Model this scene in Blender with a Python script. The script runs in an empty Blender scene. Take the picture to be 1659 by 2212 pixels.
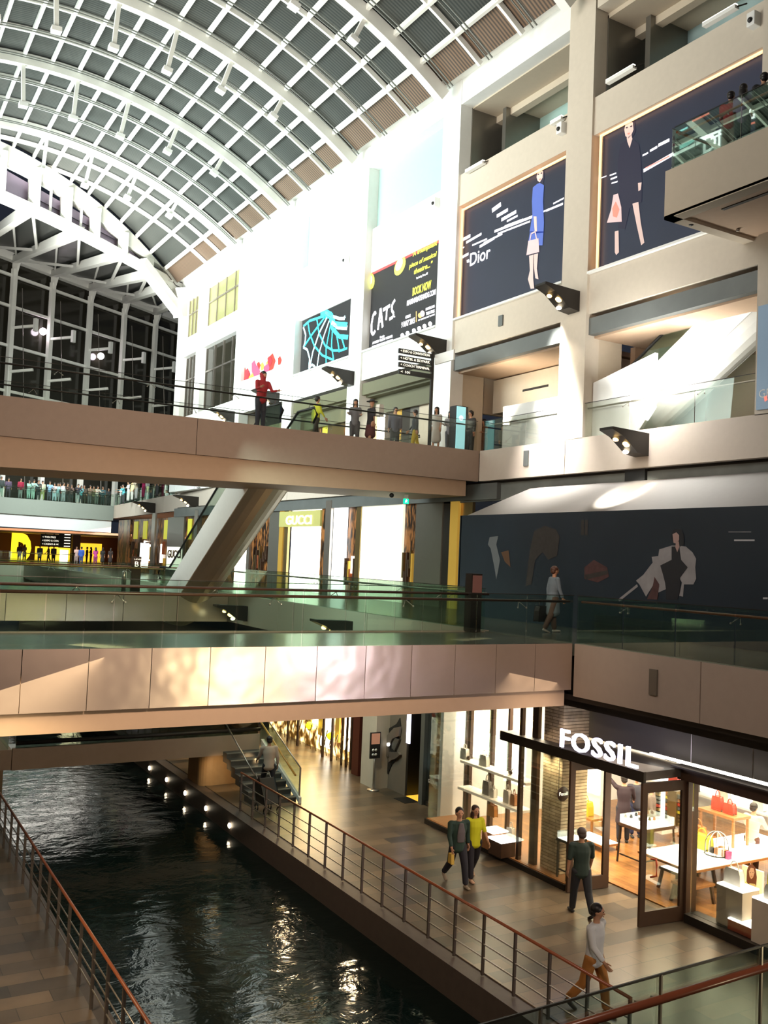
import bpy, bmesh, math, random
from math import sin, cos, pi, radians, sqrt
from mathutils import Vector, Matrix, Euler
random.seed(7)
SC = bpy.context.scene
COL = SC.collection

# ------------------------------------------------------------------ camera
YAW, PIT, ROL, FPX = 0.52851704, 0.05056731, 0.04233914, 2029.33
CAMP = Vector((0, 0, 7.15)); CX, CY = 829.5, 1106.0
FWD = Vector((sin(YAW)*cos(PIT), cos(YAW)*cos(PIT), sin(PIT)))
_r = FWD.cross(Vector((0, 0, 1))).normalized(); _u = _r.cross(FWD)
RGT = cos(ROL)*_r + sin(ROL)*_u; UPV = -sin(ROL)*_r + cos(ROL)*_u
cd = bpy.data.cameras.new('camera'); cam = bpy.data.objects.new('camera', cd); COL.objects.link(cam)
cam.matrix_world = Matrix(((RGT.x, UPV.x, -FWD.x, CAMP.x), (RGT.y, UPV.y, -FWD.y, CAMP.y), (RGT.z, UPV.z, -FWD.z, CAMP.z), (0, 0, 0, 1)))
cd.sensor_fit = 'VERTICAL'; cd.sensor_height = 36; cd.lens = FPX*36/2212; cd.clip_end = 400; cd.clip_start = .1
SC.camera = cam

def at(x, y, ax, v):
    """point of the world where the sight line through (x, y) of the photo meets a plane"""
    d = (x-CX)*RGT - (y-CY)*UPV + FPX*FWD
    i = 'XYZ'.index(ax); return CAMP + d*((v-CAMP[i])/d[i])

# ------------------------------------------------------------------ world, view, lights
SC.view_settings.view_transform = 'Standard'; SC.view_settings.look = 'None'
SC.view_settings.exposure = 0.0; SC.view_settings.gamma = 1; SC.view_settings.use_curve_mapping = False
SC.cycles.max_bounces = 7; SC.cycles.diffuse_bounces = 3; SC.cycles.glossy_bounces = 3
SC.cycles.transparent_max_bounces = 14; SC.cycles.transmission_bounces = 4
SC.cycles.caustics_reflective = False; SC.cycles.caustics_refractive = False
SC.cycles.sample_clamp_indirect = 4; SC.cycles.use_denoising = True
W = bpy.data.worlds.new('night'); SC.world = W; W.use_nodes = True
W.node_tree.nodes['Background'].inputs[0].default_value = (.05, .06, .09, 1); W.node_tree.nodes['Background'].inputs[1].default_value = .35

def area(name, loc, target, size, power, col, sy=None, spread=None):
    l = bpy.data.lights.new(name, 'AREA'); l.energy = power; l.color = col; l.size = size
    if sy: l.shape = 'RECTANGLE'; l.size_y = sy
    if spread: l.spread = radians(spread)
    o = bpy.data.objects.new(name, l); COL.objects.link(o); o.location = loc
    o.rotation_euler = (Vector(target)-Vector(loc)).to_track_quat('-Z', 'Y').to_euler(); return o
def spot(name, loc, target, ang, power, col, blend=.6, r=.1):
    l = bpy.data.lights.new(name, 'SPOT'); l.energy = power; l.color = col; l.spot_size = radians(ang); l.spot_blend = blend; l.shadow_soft_size = r
    o = bpy.data.objects.new(name, l); COL.objects.link(o); o.location = loc
    o.rotation_euler = (Vector(target)-Vector(loc)).to_track_quat('-Z', 'Y').to_euler(); return o
COOL = (.88, 1, .98); WARM = (1, .78, .52); NEUT = (1, .9, .76)
area('hall_fill_far', (-3, 44, 17), (19, 46, 19), 22, 6200, COOL, 9, 100)  # added lamp out of view on the left, bleaches the far facade
area('hall_fill_near', (-3, 20, 20), (19, 22, 19), 12, 950, (1, .96, .9), 6, 110)  # weaker added lamp out of view for the near facade
area('roof_fill_far', (1, 48, 13), (9, 46, 28), 14, 3600, COOL, 8, 130)  # added area lamp left of the view, brightens the far roof from below
area('roof_fill_near', (1, 26, 15), (10, 28, 28), 12, 1700, (1, .96, .85), 8, 130)  # same kind of added lamp for the near roof
area('end_truss_fill', (4, 46, 14), (12, 60, 26), 6, 3000, (1, .97, .9), 4, 80)  # added lamp hanging out of view, whitens the end truss
area('bridge_fill', (3, 2, 12.5), (8, 16, 5), .6, 300, (1, .76, .62), 1, 110)  # added warm fill from the camera side for the near bridge fascia
area('upper_bridge_fill', (4, 8, 8.5), (10, 27, 10), .7, 480, (1, .74, .54), .5, 100)  # added mid-air fill facing away from the camera, brightens the upper bridge
area('fascia_highlight_fill', (12.8, -2, 2.7), (6, 15, 4.6), 1.1, 70, (1, .84, .5), 1.1, 90)  # added lamp behind the camera, puts a warm highlight on the bridge fascia
area('fascia_highlight_fill', (17, -3, 3.2), (9, 15, 4.8), 1.0, 35, (.9, .85, 1), .6, 70)  # second added highlight lamp, cooler, for the same fascia
area('walkway_fill', (13.2, 14.5, 4.3), (12.4, 16.5, 0), 1.2, 48, (1, .76, .5), 6, 150)  # added warm fill over the quay edge, lights the walkway
area('walkway_fill', (13.9, 24.5, 4.2), (13.2, 23.5, 0), .3, 42, (1, .72, .4), .3, 150); area('walkway_fill', (13.6, 28.5, 4.2), (13, 27.5, 0), .3, 42, (1, .72, .4), .3, 150)  # added pair that brightens the pale column and glints on the water
area('quay_ceiling_light', (1.2, 14, 4.2), (2.5, 15, 0), 1.0, 200, (1, .8, .5), 8, 150)
area('lower_gallery_light', (16.2, 33, 9.6), (15, 33, 5.5), 2, 190, (1, .86, .6), 12, 160)
area('fascia_wash_light', (9.5, 24, 8.6), (13.9, 26, 5), 3, 140, (.7, 1, .9), 5, 100)
area('far_fascia_wash_light', (14, 70, 15), (18, 86, 10.5), 6, 1500, COOL, 4, 100)
spot('pier_light', (10.2, 26.6, .9), (10.9, 28.2, -.2), 80, 45, (1, .66, .32)); spot('pier_light', (11.6, 26.9, .9), (11.1, 28.2, .2), 80, 25, (1, .66, .32))
area('far_hall_light', (20, 88, 9.6), (20, 90, 5.5), 20, 1400, (1, .62, .42), 6, 160)
area('far_gallery_light', (17, 89, 16.5), (18, 88, 11), 16, 900, (1, .95, .85), 3, 150)

# ------------------------------------------------------------------ materials
MATS = {}
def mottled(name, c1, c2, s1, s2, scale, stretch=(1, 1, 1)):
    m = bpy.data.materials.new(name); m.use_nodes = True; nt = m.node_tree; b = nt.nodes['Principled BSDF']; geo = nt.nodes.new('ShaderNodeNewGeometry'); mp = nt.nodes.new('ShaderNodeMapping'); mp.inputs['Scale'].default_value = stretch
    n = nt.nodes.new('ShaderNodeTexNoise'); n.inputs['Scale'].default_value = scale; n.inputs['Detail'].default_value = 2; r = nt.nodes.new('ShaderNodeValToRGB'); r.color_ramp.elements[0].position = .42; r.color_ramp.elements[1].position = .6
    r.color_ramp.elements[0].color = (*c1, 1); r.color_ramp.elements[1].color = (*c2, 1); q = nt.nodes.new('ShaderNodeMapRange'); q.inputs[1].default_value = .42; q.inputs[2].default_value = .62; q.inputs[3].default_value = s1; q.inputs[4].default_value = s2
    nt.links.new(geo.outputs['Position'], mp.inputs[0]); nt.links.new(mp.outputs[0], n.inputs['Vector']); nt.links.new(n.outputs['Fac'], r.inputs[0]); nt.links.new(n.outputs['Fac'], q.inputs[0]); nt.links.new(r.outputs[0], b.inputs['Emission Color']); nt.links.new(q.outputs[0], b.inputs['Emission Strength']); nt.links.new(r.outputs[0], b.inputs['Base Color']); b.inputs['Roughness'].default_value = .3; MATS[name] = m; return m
def mat(name, col, rough=.6, metal=0., emit=None, es=0., noise=0., nscale=6., bump=0., bscale=30., spec=.5, alpha=1.):
    if name in MATS: return MATS[name]
    m = bpy.data.materials.new(name); m.use_nodes = True; nt = m.node_tree; b = nt.nodes['Principled BSDF']
    c = (col[0], col[1], col[2], 1)
    b.inputs['Base Color'].default_value = c; b.inputs['Roughness'].default_value = rough; b.inputs['Metallic'].default_value = metal
    b.inputs['Specular IOR Level'].default_value = spec
    if emit: b.inputs['Emission Color'].default_value = (*emit, 1); b.inputs['Emission Strength'].default_value = es
    m.diffuse_color = c
    tc = nt.nodes.new('ShaderNodeTexCoord')
    n = nt.nodes.new('ShaderNodeTexNoise'); n.inputs['Scale'].default_value = nscale; n.inputs['Detail'].default_value = 3
    nt.links.new(tc.outputs['Object'], n.inputs['Vector'])
    a = max(noise, .04)
    mx = nt.nodes.new('ShaderNodeMix'); mx.data_type = 'RGBA'
    mx.inputs[6].default_value = tuple(v*(1-a) for v in col)+(1,); mx.inputs[7].default_value = tuple(min(1, v*(1+a)) for v in col)+(1,)
    nt.links.new(n.outputs['Fac'], mx.inputs[0]); nt.links.new(mx.outputs[2], b.inputs['Base Color'])
    if bump:
        n2 = nt.nodes.new('ShaderNodeTexNoise'); n2.inputs['Scale'].default_value = bscale
        nt.links.new(tc.outputs['Object'], n2.inputs['Vector'])
        bp = nt.nodes.new('ShaderNodeBump'); bp.inputs['Strength'].default_value = bump; bp.inputs['Distance'].default_value = .05
        nt.links.new(n2.outputs['Fac'], bp.inputs['Height']); nt.links.new(bp.outputs[0], b.inputs['Normal'])
    MATS[name] = m; return m
def glow(name, col, s): return mat(name, (min(1, col[0]), min(1, col[1]), min(1, col[2])), .5, emit=col, es=s)
def glassmat(name, tint, refl=.08, rough=.0):
    if name in MATS: return MATS[name]
    m = bpy.data.materials.new(name); m.use_nodes = True; nt = m.node_tree
    nt.nodes.remove(nt.nodes['Principled BSDF']); out = nt.nodes['Material Output']
    t = nt.nodes.new('ShaderNodeBsdfTransparent'); t.inputs[0].default_value = (*tint, 1)
    g = nt.nodes.new('ShaderNodeBsdfGlossy'); g.inputs['Roughness'].default_value = rough; g.inputs[0].default_value = (.9, 1, .95, 1)
    f = nt.nodes.new('ShaderNodeFresnel'); f.inputs[0].default_value = 1.5
    a = nt.nodes.new('ShaderNodeMath'); a.operation = 'MULTIPLY'; a.inputs[1].default_value = refl*12; a.use_clamp = True
    mx = nt.nodes.new('ShaderNodeMixShader')
    nt.links.new(f.outputs[0], a.inputs[0]); nt.links.new(a.outputs[0], mx.inputs[0]); nt.links.new(t.outputs[0], mx.inputs[1]); nt.links.new(g.outputs[0], mx.inputs[2]); nt.links.new(mx.outputs[0], out.inputs[0])
    MATS[name] = m; return m
def tilemat(name, c1, c2, mortar, sx, sy, rough=.4, msize=.01, nscale=2.5, swap=False, bump=0.):
    m = bpy.data.materials.new(name); m.use_nodes = True; nt = m.node_tree; b = nt.nodes['Principled BSDF']
    tc = nt.nodes.new('ShaderNodeTexCoord'); mp = nt.nodes.new('ShaderNodeMapping'); geo = nt.nodes.new('ShaderNodeNewGeometry')
    if swap == 'x': mp.inputs['Rotation'].default_value = (0, radians(90), radians(90))
    elif swap: mp.inputs['Rotation'].default_value = (0, 0, radians(90))
    nt.links.new(geo.outputs['Position'], mp.inputs[0])
    br = nt.nodes.new('ShaderNodeTexBrick'); br.inputs['Color1'].default_value = (*c1, 1); br.inputs['Color2'].default_value = (*c2, 1); br.inputs['Mortar'].default_value = (*mortar, 1)
    br.inputs['Scale'].default_value = 1; br.inputs['Brick Width'].default_value = sx; br.inputs['Row Height'].default_value = sy; br.inputs['Mortar Size'].default_value = msize; br.inputs['Bias'].default_value = -.1
    nt.links.new(mp.outputs[0], br.inputs['Vector'])
    n = nt.nodes.new('ShaderNodeTexNoise'); n.inputs['Scale'].default_value = nscale; n.inputs['Detail'].default_value = 5; nt.links.new(geo.outputs['Position'], n.inputs['Vector'])
    mx = nt.nodes.new('ShaderNodeMix'); mx.data_type = 'RGBA'; mx.blend_type = 'MULTIPLY'; mx.inputs[0].default_value = .55
    r = nt.nodes.new('ShaderNodeValToRGB'); r.color_ramp.elements[0].position = .3; r.color_ramp.elements[0].color = (.45, .45, .45, 1); r.color_ramp.elements[1].position = .7; r.color_ramp.elements[1].color = (1.3, 1.3, 1.3, 1)
    nt.links.new(n.outputs['Fac'], r.inputs[0]); nt.links.new(br.outputs['Color'], mx.inputs[6]); nt.links.new(r.outputs[0], mx.inputs[7]); nt.links.new(mx.outputs[2], b.inputs['Base Color'])
    b.inputs['Roughness'].default_value = rough
    if bump:
        bp = nt.nodes.new('ShaderNodeBump'); bp.inputs['Strength'].default_value = bump; bp.inputs['Distance'].default_value = .04
        nt.links.new(br.outputs['Fac'], bp.inputs['Height']); bp.invert = True; nt.links.new(bp.outputs[0], b.inputs['Normal'])
    MATS[name] = m; return m
def stripemat(name, c1, c2, axis, scale, rough=.5, metal=0.):
    m = bpy.data.materials.new(name); m.use_nodes = True; nt = m.node_tree; b = nt.nodes['Principled BSDF']
    geo = nt.nodes.new('ShaderNodeNewGeometry'); w = nt.nodes.new('ShaderNodeTexWave'); w.bands_direction = axis; w.inputs['Scale'].default_value = scale
    nt.links.new(geo.outputs['Position'], w.inputs['Vector']); mx = nt.nodes.new('ShaderNodeMix'); mx.data_type = 'RGBA'
    mx.inputs[6].default_value = (*c1, 1); mx.inputs[7].default_value = (*c2, 1); nt.links.new(w.outputs['Fac'], mx.inputs[0]); nt.links.new(mx.outputs[2], b.inputs['Base Color'])
    b.inputs['Roughness'].default_value = rough; b.inputs['Metallic'].default_value = metal; MATS[name] = m; return m
def watermat():
    m = bpy.data.materials.new('canal_water'); m.use_nodes = True; nt = m.node_tree; b = nt.nodes['Principled BSDF']
    b.inputs['Base Color'].default_value = (.004, .012, .011, 1); b.inputs['Roughness'].default_value = .07; b.inputs['IOR'].default_value = 1.33; b.inputs['Specular IOR Level'].default_value = .6
    geo = nt.nodes.new('ShaderNodeNewGeometry'); mp = nt.nodes.new('ShaderNodeMapping'); mp.inputs['Scale'].default_value = (1, 1.5, 1); nt.links.new(geo.outputs['Position'], mp.inputs[0])
    n = nt.nodes.new('ShaderNodeTexNoise'); n.inputs['Scale'].default_value = 1.3; n.inputs['Detail'].default_value = 4; n.inputs['Roughness'].default_value = .55; n.inputs['Distortion'].default_value = .6
    nt.links.new(mp.outputs[0], n.inputs['Vector']); bp = nt.nodes.new('ShaderNodeBump'); bp.inputs['Strength'].default_value = .35; bp.inputs['Distance'].default_value = .05
    nt.links.new(n.outputs['Fac'], bp.inputs['Height']); nt.links.new(bp.outputs[0], b.inputs['Normal']); return m

M = dict(
 cream=mat('cream_wall', (.56, .50, .41), .7, noise=.06), beige=mat('beige_wall', (.50, .43, .33), .75, noise=.05), white=mat('white_paint', (.78, .79, .76), .5),
 steelwhite=mat('white_steel', (.80, .80, .75), .45), panel=mat('satin_metal_panel', (.50, .40, .34), .23, .6, bump=.5, bscale=1.1),
 brown=mat('brown_fascia_panel', (.27, .20, .155), .55, noise=.08), tan=mat('tan_soffit', (.44, .31, .21), .6, noise=.05), fasc=mat('gallery_fascia', (.50, .43, .36), .6, noise=.05),
 lowfasc=mat('lower_fascia', (.42, .34, .28), .55, noise=.05), pale=mat('pale_green_fascia', (.50, .52, .47), .6), grey=mat('grey_lintel', (.13, .14, .135), .45, .3, noise=.2, nscale=1.5),
 dark=mat('dark_metal', (.022, .018, .015), .4, .3), darkwood=mat('dark_wood', (.055, .028, .016), .45, noise=.2, nscale=8), wood=mat('warm_wood', (.30, .13, .045), .4, noise=.25, nscale=12),
 rail=mat('reddish_wood_handrail', (.30, .085, .035), .28, noise=.15), steel=mat('brushed_steel', (.42, .38, .34), .3, .85), post=mat('dull_steel_post', (.16, .13, .11), .4, .6),
 black=mat('black', (.012, .012, .012), .5), brass=mat('brass_panel', (.30, .22, .10), .28, .8), gold=mat('gold_panel', (.55, .34, .06), .35, .6, emit=(1, .6, .1), es=.25),
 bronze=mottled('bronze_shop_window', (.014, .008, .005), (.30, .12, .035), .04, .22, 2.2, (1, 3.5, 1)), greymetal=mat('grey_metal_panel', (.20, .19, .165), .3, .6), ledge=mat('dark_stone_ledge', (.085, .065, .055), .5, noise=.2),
 concrete=mat('tan_concrete', (.42, .28, .15), .6, noise=.12), darkfloor=mat('dark_gallery_floor', (.10, .105, .085), .22, noise=.15), woodfloor=tilemat('wood_floor', (.24, .105, .03), (.36, .17, .05), (.07, .03, .01), 1.2, .14, .28, .004, 3, True),
 pave=tilemat('stone_paving', (.17, .12, .075), (.035, .033, .029), (.035, .029, .022), 1.15, .42, .3, .006, 1.1), stone=tilemat('split_stone', (.78, .64, .42), (.55, .42, .26), (.25, .18, .1), .42, .075, .8, .008, 5, 'x', .8),
 roofglass=stripemat('ribbed_roof_pane', (.035, .042, .040), (.085, .09, .082), 'Y', 2.2, .35, .2), roofbrown=stripemat('brown_ribbed_roof_panel', (.06, .05, .042), (.24, .155, .10), 'Y', 2.2, .5, .2),
 nightglass=mat('night_window_glass', (.022, .02, .014), .12, 0, noise=.4, nscale=.3, spec=.7), frost=mat('frosted_window', (.36, .52, .48), .4),
 skin=mat('skin', (.46, .24, .14), .55), hair=mat('black_hair', (.012, .009, .008), .45), lens=glow('lamp_glow', (1, .85, .6), 14), warmlens=glow('warm_lamp_glow', (1, .62, .22), 7),
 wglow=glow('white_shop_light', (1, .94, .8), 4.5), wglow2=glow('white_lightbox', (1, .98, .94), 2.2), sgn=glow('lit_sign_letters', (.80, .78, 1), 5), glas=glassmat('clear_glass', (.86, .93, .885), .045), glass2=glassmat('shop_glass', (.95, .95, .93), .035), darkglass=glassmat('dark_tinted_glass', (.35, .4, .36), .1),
)
PLASTIC = {}
def cloth(c, r=.8):
    k = 'cloth_%02x%02x%02x' % tuple(int(max(0, min(1, v))*255) for v in c)
    return mat(k, c, r)

# ------------------------------------------------------------------ mesh helpers
WO = {}
class MB:
    def __init__(s): s.v = []; s.f = []; s.sm = []
    def add(s, vs, fs, smooth=False):
        o = len(s.v); s.v += [Vector(p) for p in vs]; s.f += [tuple(i+o for i in f) for f in fs]; s.sm += [smooth]*len(fs); return s
    def box(s, x0, x1, y0, y1, z0, z1):
        return s.add([(x0, y0, z0), (x1, y0, z0), (x1, y1, z0), (x0, y1, z0), (x0, y0, z1), (x1, y0, z1), (x1, y1, z1), (x0, y1, z1)],
                     [(0, 3, 2, 1), (4, 5, 6, 7), (0, 1, 5, 4), (1, 2, 6, 5), (2, 3, 7, 6), (3, 0, 4, 7)])
    def prism(s, pts, vec):
        n = len(pts); vec = Vector(vec); P = [Vector(p) for p in pts]
        nrm = Vector((0, 0, 0))
        for i in range(n): nrm += (P[i]-P[0]).cross(P[(i+1) % n]-P[0])
        if nrm.dot(vec) > 0: P = P[::-1]
        return s.add(P+[p+vec for p in P], [tuple(range(n)), tuple(range(2*n-1, n-1, -1))]+[(i, n+i, n+(i+1) % n, (i+1) % n)[::-1] for i in range(n)][::1])
    def poly(s, pts): return s.add(pts, [tuple(range(len(pts)))])
    def tube(s, path, r, n=8, closed=False):
        path = [Vector(p) for p in path]; rings = []
        m = len(path)
        for i, p in enumerate(path):
            a = path[(i-1) % m] if (i or closed) else p; b = path[(i+1) % m] if (i < m-1 or closed) else p
            d = (b-a).normalized(); u = d.cross(Vector((0, 0, 1)))
            if u.length < .05: u = d.cross(Vector((0, 1, 0)))
            u.normalize(); w = d.cross(u); rr = r[i] if isinstance(r, (list, tuple)) else r
            rings.append([p+rr*(cos(2*pi*k/n)*u+sin(2*pi*k/n)*w) for k in range(n)])
        vs = [q for g in rings for q in g]; fs = []
        for i in range(m if closed else m-1):
            j = (i+1) % m
            for k in range(n): fs.append((i*n+k, i*n+(k+1) % n, j*n+(k+1) % n, j*n+k))
        s.add(vs, fs, n > 5)
        if not closed: o = len(s.v)-len(vs); s.f += [tuple(o+k for k in range(n))[::-1], tuple(o+(m-1)*n+k for k in range(n))]; s.sm += [False, False]
        return s
    def beam(s, p, q, w, h, up=(0, 0, 1)):
        p, q, up = Vector(p), Vector(q), Vector(up); d = (q-p).normalized(); u = d.cross(up)
        if u.length < .01: u = d.cross(Vector((0, 1, 0)))
        u.normalize(); v = u.cross(d); c = [(-1, -1), (1, -1), (1, 1), (-1, 1)]
        A = [p+u*a*w/2+v*b*h/2 for a, b in c]; B = [q+u*a*w/2+v*b*h/2 for a, b in c]
        return s.add(A+B, [(3, 2, 1, 0), (4, 5, 6, 7), (0, 1, 5, 4), (1, 2, 6, 5), (2, 3, 7, 6), (3, 0, 4, 7)])
    def ell(s, c, r, nu=12, nv=8):
        c = Vector(c); vs = [c+Vector((0, 0, -r[2]))]
        for j in range(1, nv):
            t = -pi/2+pi*j/nv
            vs += [c+Vector((r[0]*cos(t)*cos(2*pi*k/nu), r[1]*cos(t)*sin(2*pi*k/nu), r[2]*sin(t))) for k in range(nu)]
        vs.append(c+Vector((0, 0, r[2]))); fs = [(0, 1+(k+1) % nu, 1+k) for k in range(nu)]
        for j in range(nv-2): fs += [(1+j*nu+k, 1+j*nu+(k+1) % nu, 1+(j+1)*nu+(k+1) % nu, 1+(j+1)*nu+k) for k in range(nu)]
        fs += [(len(vs)-1, 1+(nv-2)*nu+k, 1+(nv-2)*nu+(k+1) % nu) for k in range(nu)]
        return s.add(vs, fs, True)
    def lathe(s, prof, c=(0, 0, 0), n=20):
        c = Vector(c); vs = [c+Vector((r*cos(2*pi*k/n), r*sin(2*pi*k/n), z)) for r, z in prof for k in range(n)]
        fs = [(i*n+k, i*n+(k+1) % n, (i+1)*n+(k+1) % n, (i+1)*n+k) for i in range(len(prof)-1) for k in range(n)]
        fs += [tuple(range(n))[::-1], tuple((len(prof)-1)*n+k for k in range(n))]
        return s.add(vs, fs, True)
    def xform(s, mtx): s.v = [mtx @ p for p in s.v]; return s
    def build(s, name, m, parent=None, bevel=0., at0=None):
        if at0 is None:
            xs = [p.x for p in s.v]; ys = [p.y for p in s.v]; zs = [p.z for p in s.v]
            at0 = Vector(((min(xs)+max(xs))/2, (min(ys)+max(ys))/2, min(zs)))
        at0 = Vector(at0)
        me = bpy.data.meshes.new(name); me.from_pydata([tuple(p-at0) for p in s.v], [], s.f)
        me.polygons.foreach_set('use_smooth', s.sm); me.materials.append(M[m] if isinstance(m, str) else m); me.update()
        return link(name, me, parent, at0, bevel)
def link(name, me, parent, at0, bevel=0.):
    o = bpy.data.objects.new(name, me); COL.objects.link(o); WO[o] = Vector(at0)
    if parent is not None: o.parent = parent; o.location = WO[o]-WO[parent]
    else: o.location = at0
    if bevel:
        b = o.modifiers.new('bevel', 'BEVEL'); b.width = bevel; b.segments = 2; b.limit_method = 'ANGLE'
    return o
def thing(name, label, cat, loc=(0, 0, 0), group=None):
    o = bpy.data.objects.new(name, None); COL.objects.link(o); o.location = loc; WO[o] = Vector(loc); o.empty_display_size = .1
    return tag(o, label, cat, group)
def tag(o, label=None, cat=None, group=None, kind=None):
    if label: o['label'] = label
    if cat: o['category'] = cat
    if group: o['group'] = group
    if kind: o['kind'] = kind
    return o
def lab(o, label): o['label'] = label; return o
def struct(o): o['kind'] = 'structure'; return o
def box(name, m, x0, x1, y0, y1, z0, z1, parent=None, bevel=0.): return MB().box(x0, x1, y0, y1, z0, z1).build(name, m, parent, bevel)
def sbox(name, m, *a): return struct(box(name, m, *a))
def copytree(o, loc=None, parent=None, label=None, rotz=None):
    c = o.copy(); COL.objects.link(c)
    if parent is not None: c.parent = parent
    if loc is not None: c.location = loc
    if rotz is not None: c.rotation_euler[2] = rotz
    if label: c['label'] = label
    for ch in o.children: copytree(ch, None, c)
    return c
AX_WALL = Matrix(((0, 0, -1), (-1, 0, 0), (0, 1, 0)))      # letters on a wall that faces -X
AX_FRONT = Matrix(((1, 0, 0), (0, 0, -1), (0, 1, 0)))      # letters on a wall that faces -Y
def text(name, body, m, loc, h, axes=AX_WALL, width=None, ext=.01, parent=None, bold=0., align='LEFT', shear=0., vs=1., sp=1.):
    cu = bpy.data.curves.new(name, 'FONT'); cu.body = body; cu.size = h/.7; cu.extrude = ext; cu.offset = bold*h; cu.space_character = sp; cu.align_x = align; cu.shear = shear; cu.resolution_u = 3
    t = bpy.data.objects.new(name, cu); COL.objects.link(t); dg = bpy.context.evaluated_depsgraph_get()
    me = bpy.data.meshes.new_from_object(t.evaluated_get(dg)); bpy.data.objects.remove(t)
    xs = [v.co.x for v in me.vertices]; k = width/(max(xs)-min(xs)) if width and xs else 1
    for v in me.vertices: v.co = axes @ Vector(((v.co.x-(min(xs) if width else 0))*k, v.co.y*vs, v.co.z))
    me.materials.clear(); me.materials.append(M[m] if isinstance(m, str) else m)
    return link(name, me, parent, loc)
def decal(name, pts, m, ax, v, parent):
    """flat printed shape on a poster lying in the plane ax = v, outline given by where it is seen"""
    return MB().poly([at(x, y, ax, v) for x, y in pts]).build(name, m, parent)
# ================================================================== large structure
WX = 19.0
# --- canal, quays
MB().add([(3.6, -2, -.6), (10.2, -2, -.6), (10.2, 96, -.6), (3.6, 96, -.6)], [(0, 1, 2, 3)]).build('water', watermat())
_w = bpy.data.objects['water']; tag(_w, 'dark rippled canal water reflecting the lights between the two quays', 'water', kind='stuff')
sbox('floor', 'pave', 10.3, 26, 2, 96, -.3, 0)
sbox('floor', 'pave', -3, 3.9, -2, 96, -.3, 0)
sbox('wall_canal_right', 'ledge', 9.95, 10.6, 2, 96, -1.4, -.02)
sbox('wall_canal_left', 'ledge', 3.3, 4.15, -2, 96, -1.4, -.02)
sbox('floor_canal_bed', 'black', 3.6, 10.4, -2, 96, -1.5, -1.4)
# --- right side slabs (lower gallery at 5.5 m, upper gallery at 11 m)
sbox('floor_lower_gallery', 'darkfloor', 13.95, 27, 6, 96, 5.25, 5.5)
f = MB()
for y0, y1 in ((7.2, 12.0), (12.0, 15.42), (18.75, 24.5), (24.5, 31), (31, 37.8), (37.8, 45), (45, 55), (55, 66), (66, 84)): f.box(13.88, 14.1, y0+.012, y1-.012, 4.40, 5.52)
struct(f.build('wall_right_lower_fascia', 'lowfasc'))
sbox('ceiling_lower', 'dark', 14.1, 27, 6, 96, 4.7, 5.2)
sbox('trim_1', 'dark', 14.45, 14.6, 6, 84, 4.05, 4.7)
sbox('trim_2', 'dark', 14.0, 14.2, 6, 84, 4.28, 4.40)
def bend(y): return WX + max(0, y-50)*.078
us = MB()
for y0, y1 in ((6, 50), (50, 86), (86, 104)): us.prism([(bend(y0)+.1, y0, 10.0), (36, y0, 10.0), (36, y1, 10.0), (bend(y1)+.1, y1, 10.0)], (0, 0, .95))
struct(us.build('floor_upper_gallery', 'darkfloor'))
f = MB(); g = MB()
segs = [7, 14.5, 21.8, 26.18]
for a, b in zip(segs[:-1], segs[1:]): f.box(WX, WX+.25, a+.012, b-.012, 9.97, 11.02)
for a, b in zip([30.3, 36, 42, 50, 58, 66, 76], [36, 42, 50, 58, 66, 76, 86]):
    f.prism([(bend(a), a+.012, 9.85), (bend(a)+.25, a+.012, 9.85), (bend(b)+.25, b-.012, 9.85), (bend(b), b-.012, 9.85)], (0, 0, 1.17))
struct(f.build('wall_right_upper_fascia', 'fasc'))
sbox('trim_3', 'dark', WX+.35, WX+.6, 7, 60, 9.55, 9.98)
# --- bays of the upper right facade
COLS = [(14.05, 15.0), (21.05, 22.2), (28.15, 29.3), (35.05, 36.2), (42.0, 43.1), (49.0, 50.0), (55.9, 56.9), (59.7, 60.9)]
cl = ['nearest broad beige column at the right edge beside the dark poster', 'tall cream column between the two dark fashion posters', 'tall bright column between fashion poster and black show poster',
      'tall white column between the black show poster and the blue-lined poster', 'white column between the blue-lined poster and the red festive poster', 'white column left of the red festive poster',
      'narrow white column between the two dark corner windows', 'white corner column where the facade meets the glass end wall']
for k, (a, b) in enumerate(COLS):
    t = thing('facade_column', cl[k], 'column', (WX+.3, (a+b)/2, 11))
    c = MB().box(WX, WX+.55 if k else WX+.75, a, b, 11.0, 25.0).build('column_shaft', 'cream' if k < 2 else 'white', t)  # cream near, white far: the stronger far lighting is put into the colour
    box('column_return', 'beige', WX+.55 if k else WX+.75, WX+1.5, a+.02, b-.02, 11.0, 25.0, t)
BAYS = [(COLS[i][1], COLS[i+1][0]) for i in range(7)]
sbox('trim_4', 'cream', WX+.02, WX+1.6, 6, 21, 24.15, 25.0)
sbox('trim_5', 'white', WX+.02, WX+1.6, 22.2, 60.9, 24.05, 25.0)  # whiter than the near trim to imitate the brighter far light
sbox('trim_6', 'steelwhite', WX-.55, WX+.1, 6, 60.9, 25.0, 25.28)
sbox('trim_7', 'steelwhite', WX-.25, WX+1.8, 6, 60.9, 25.3, 25.5)
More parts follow.
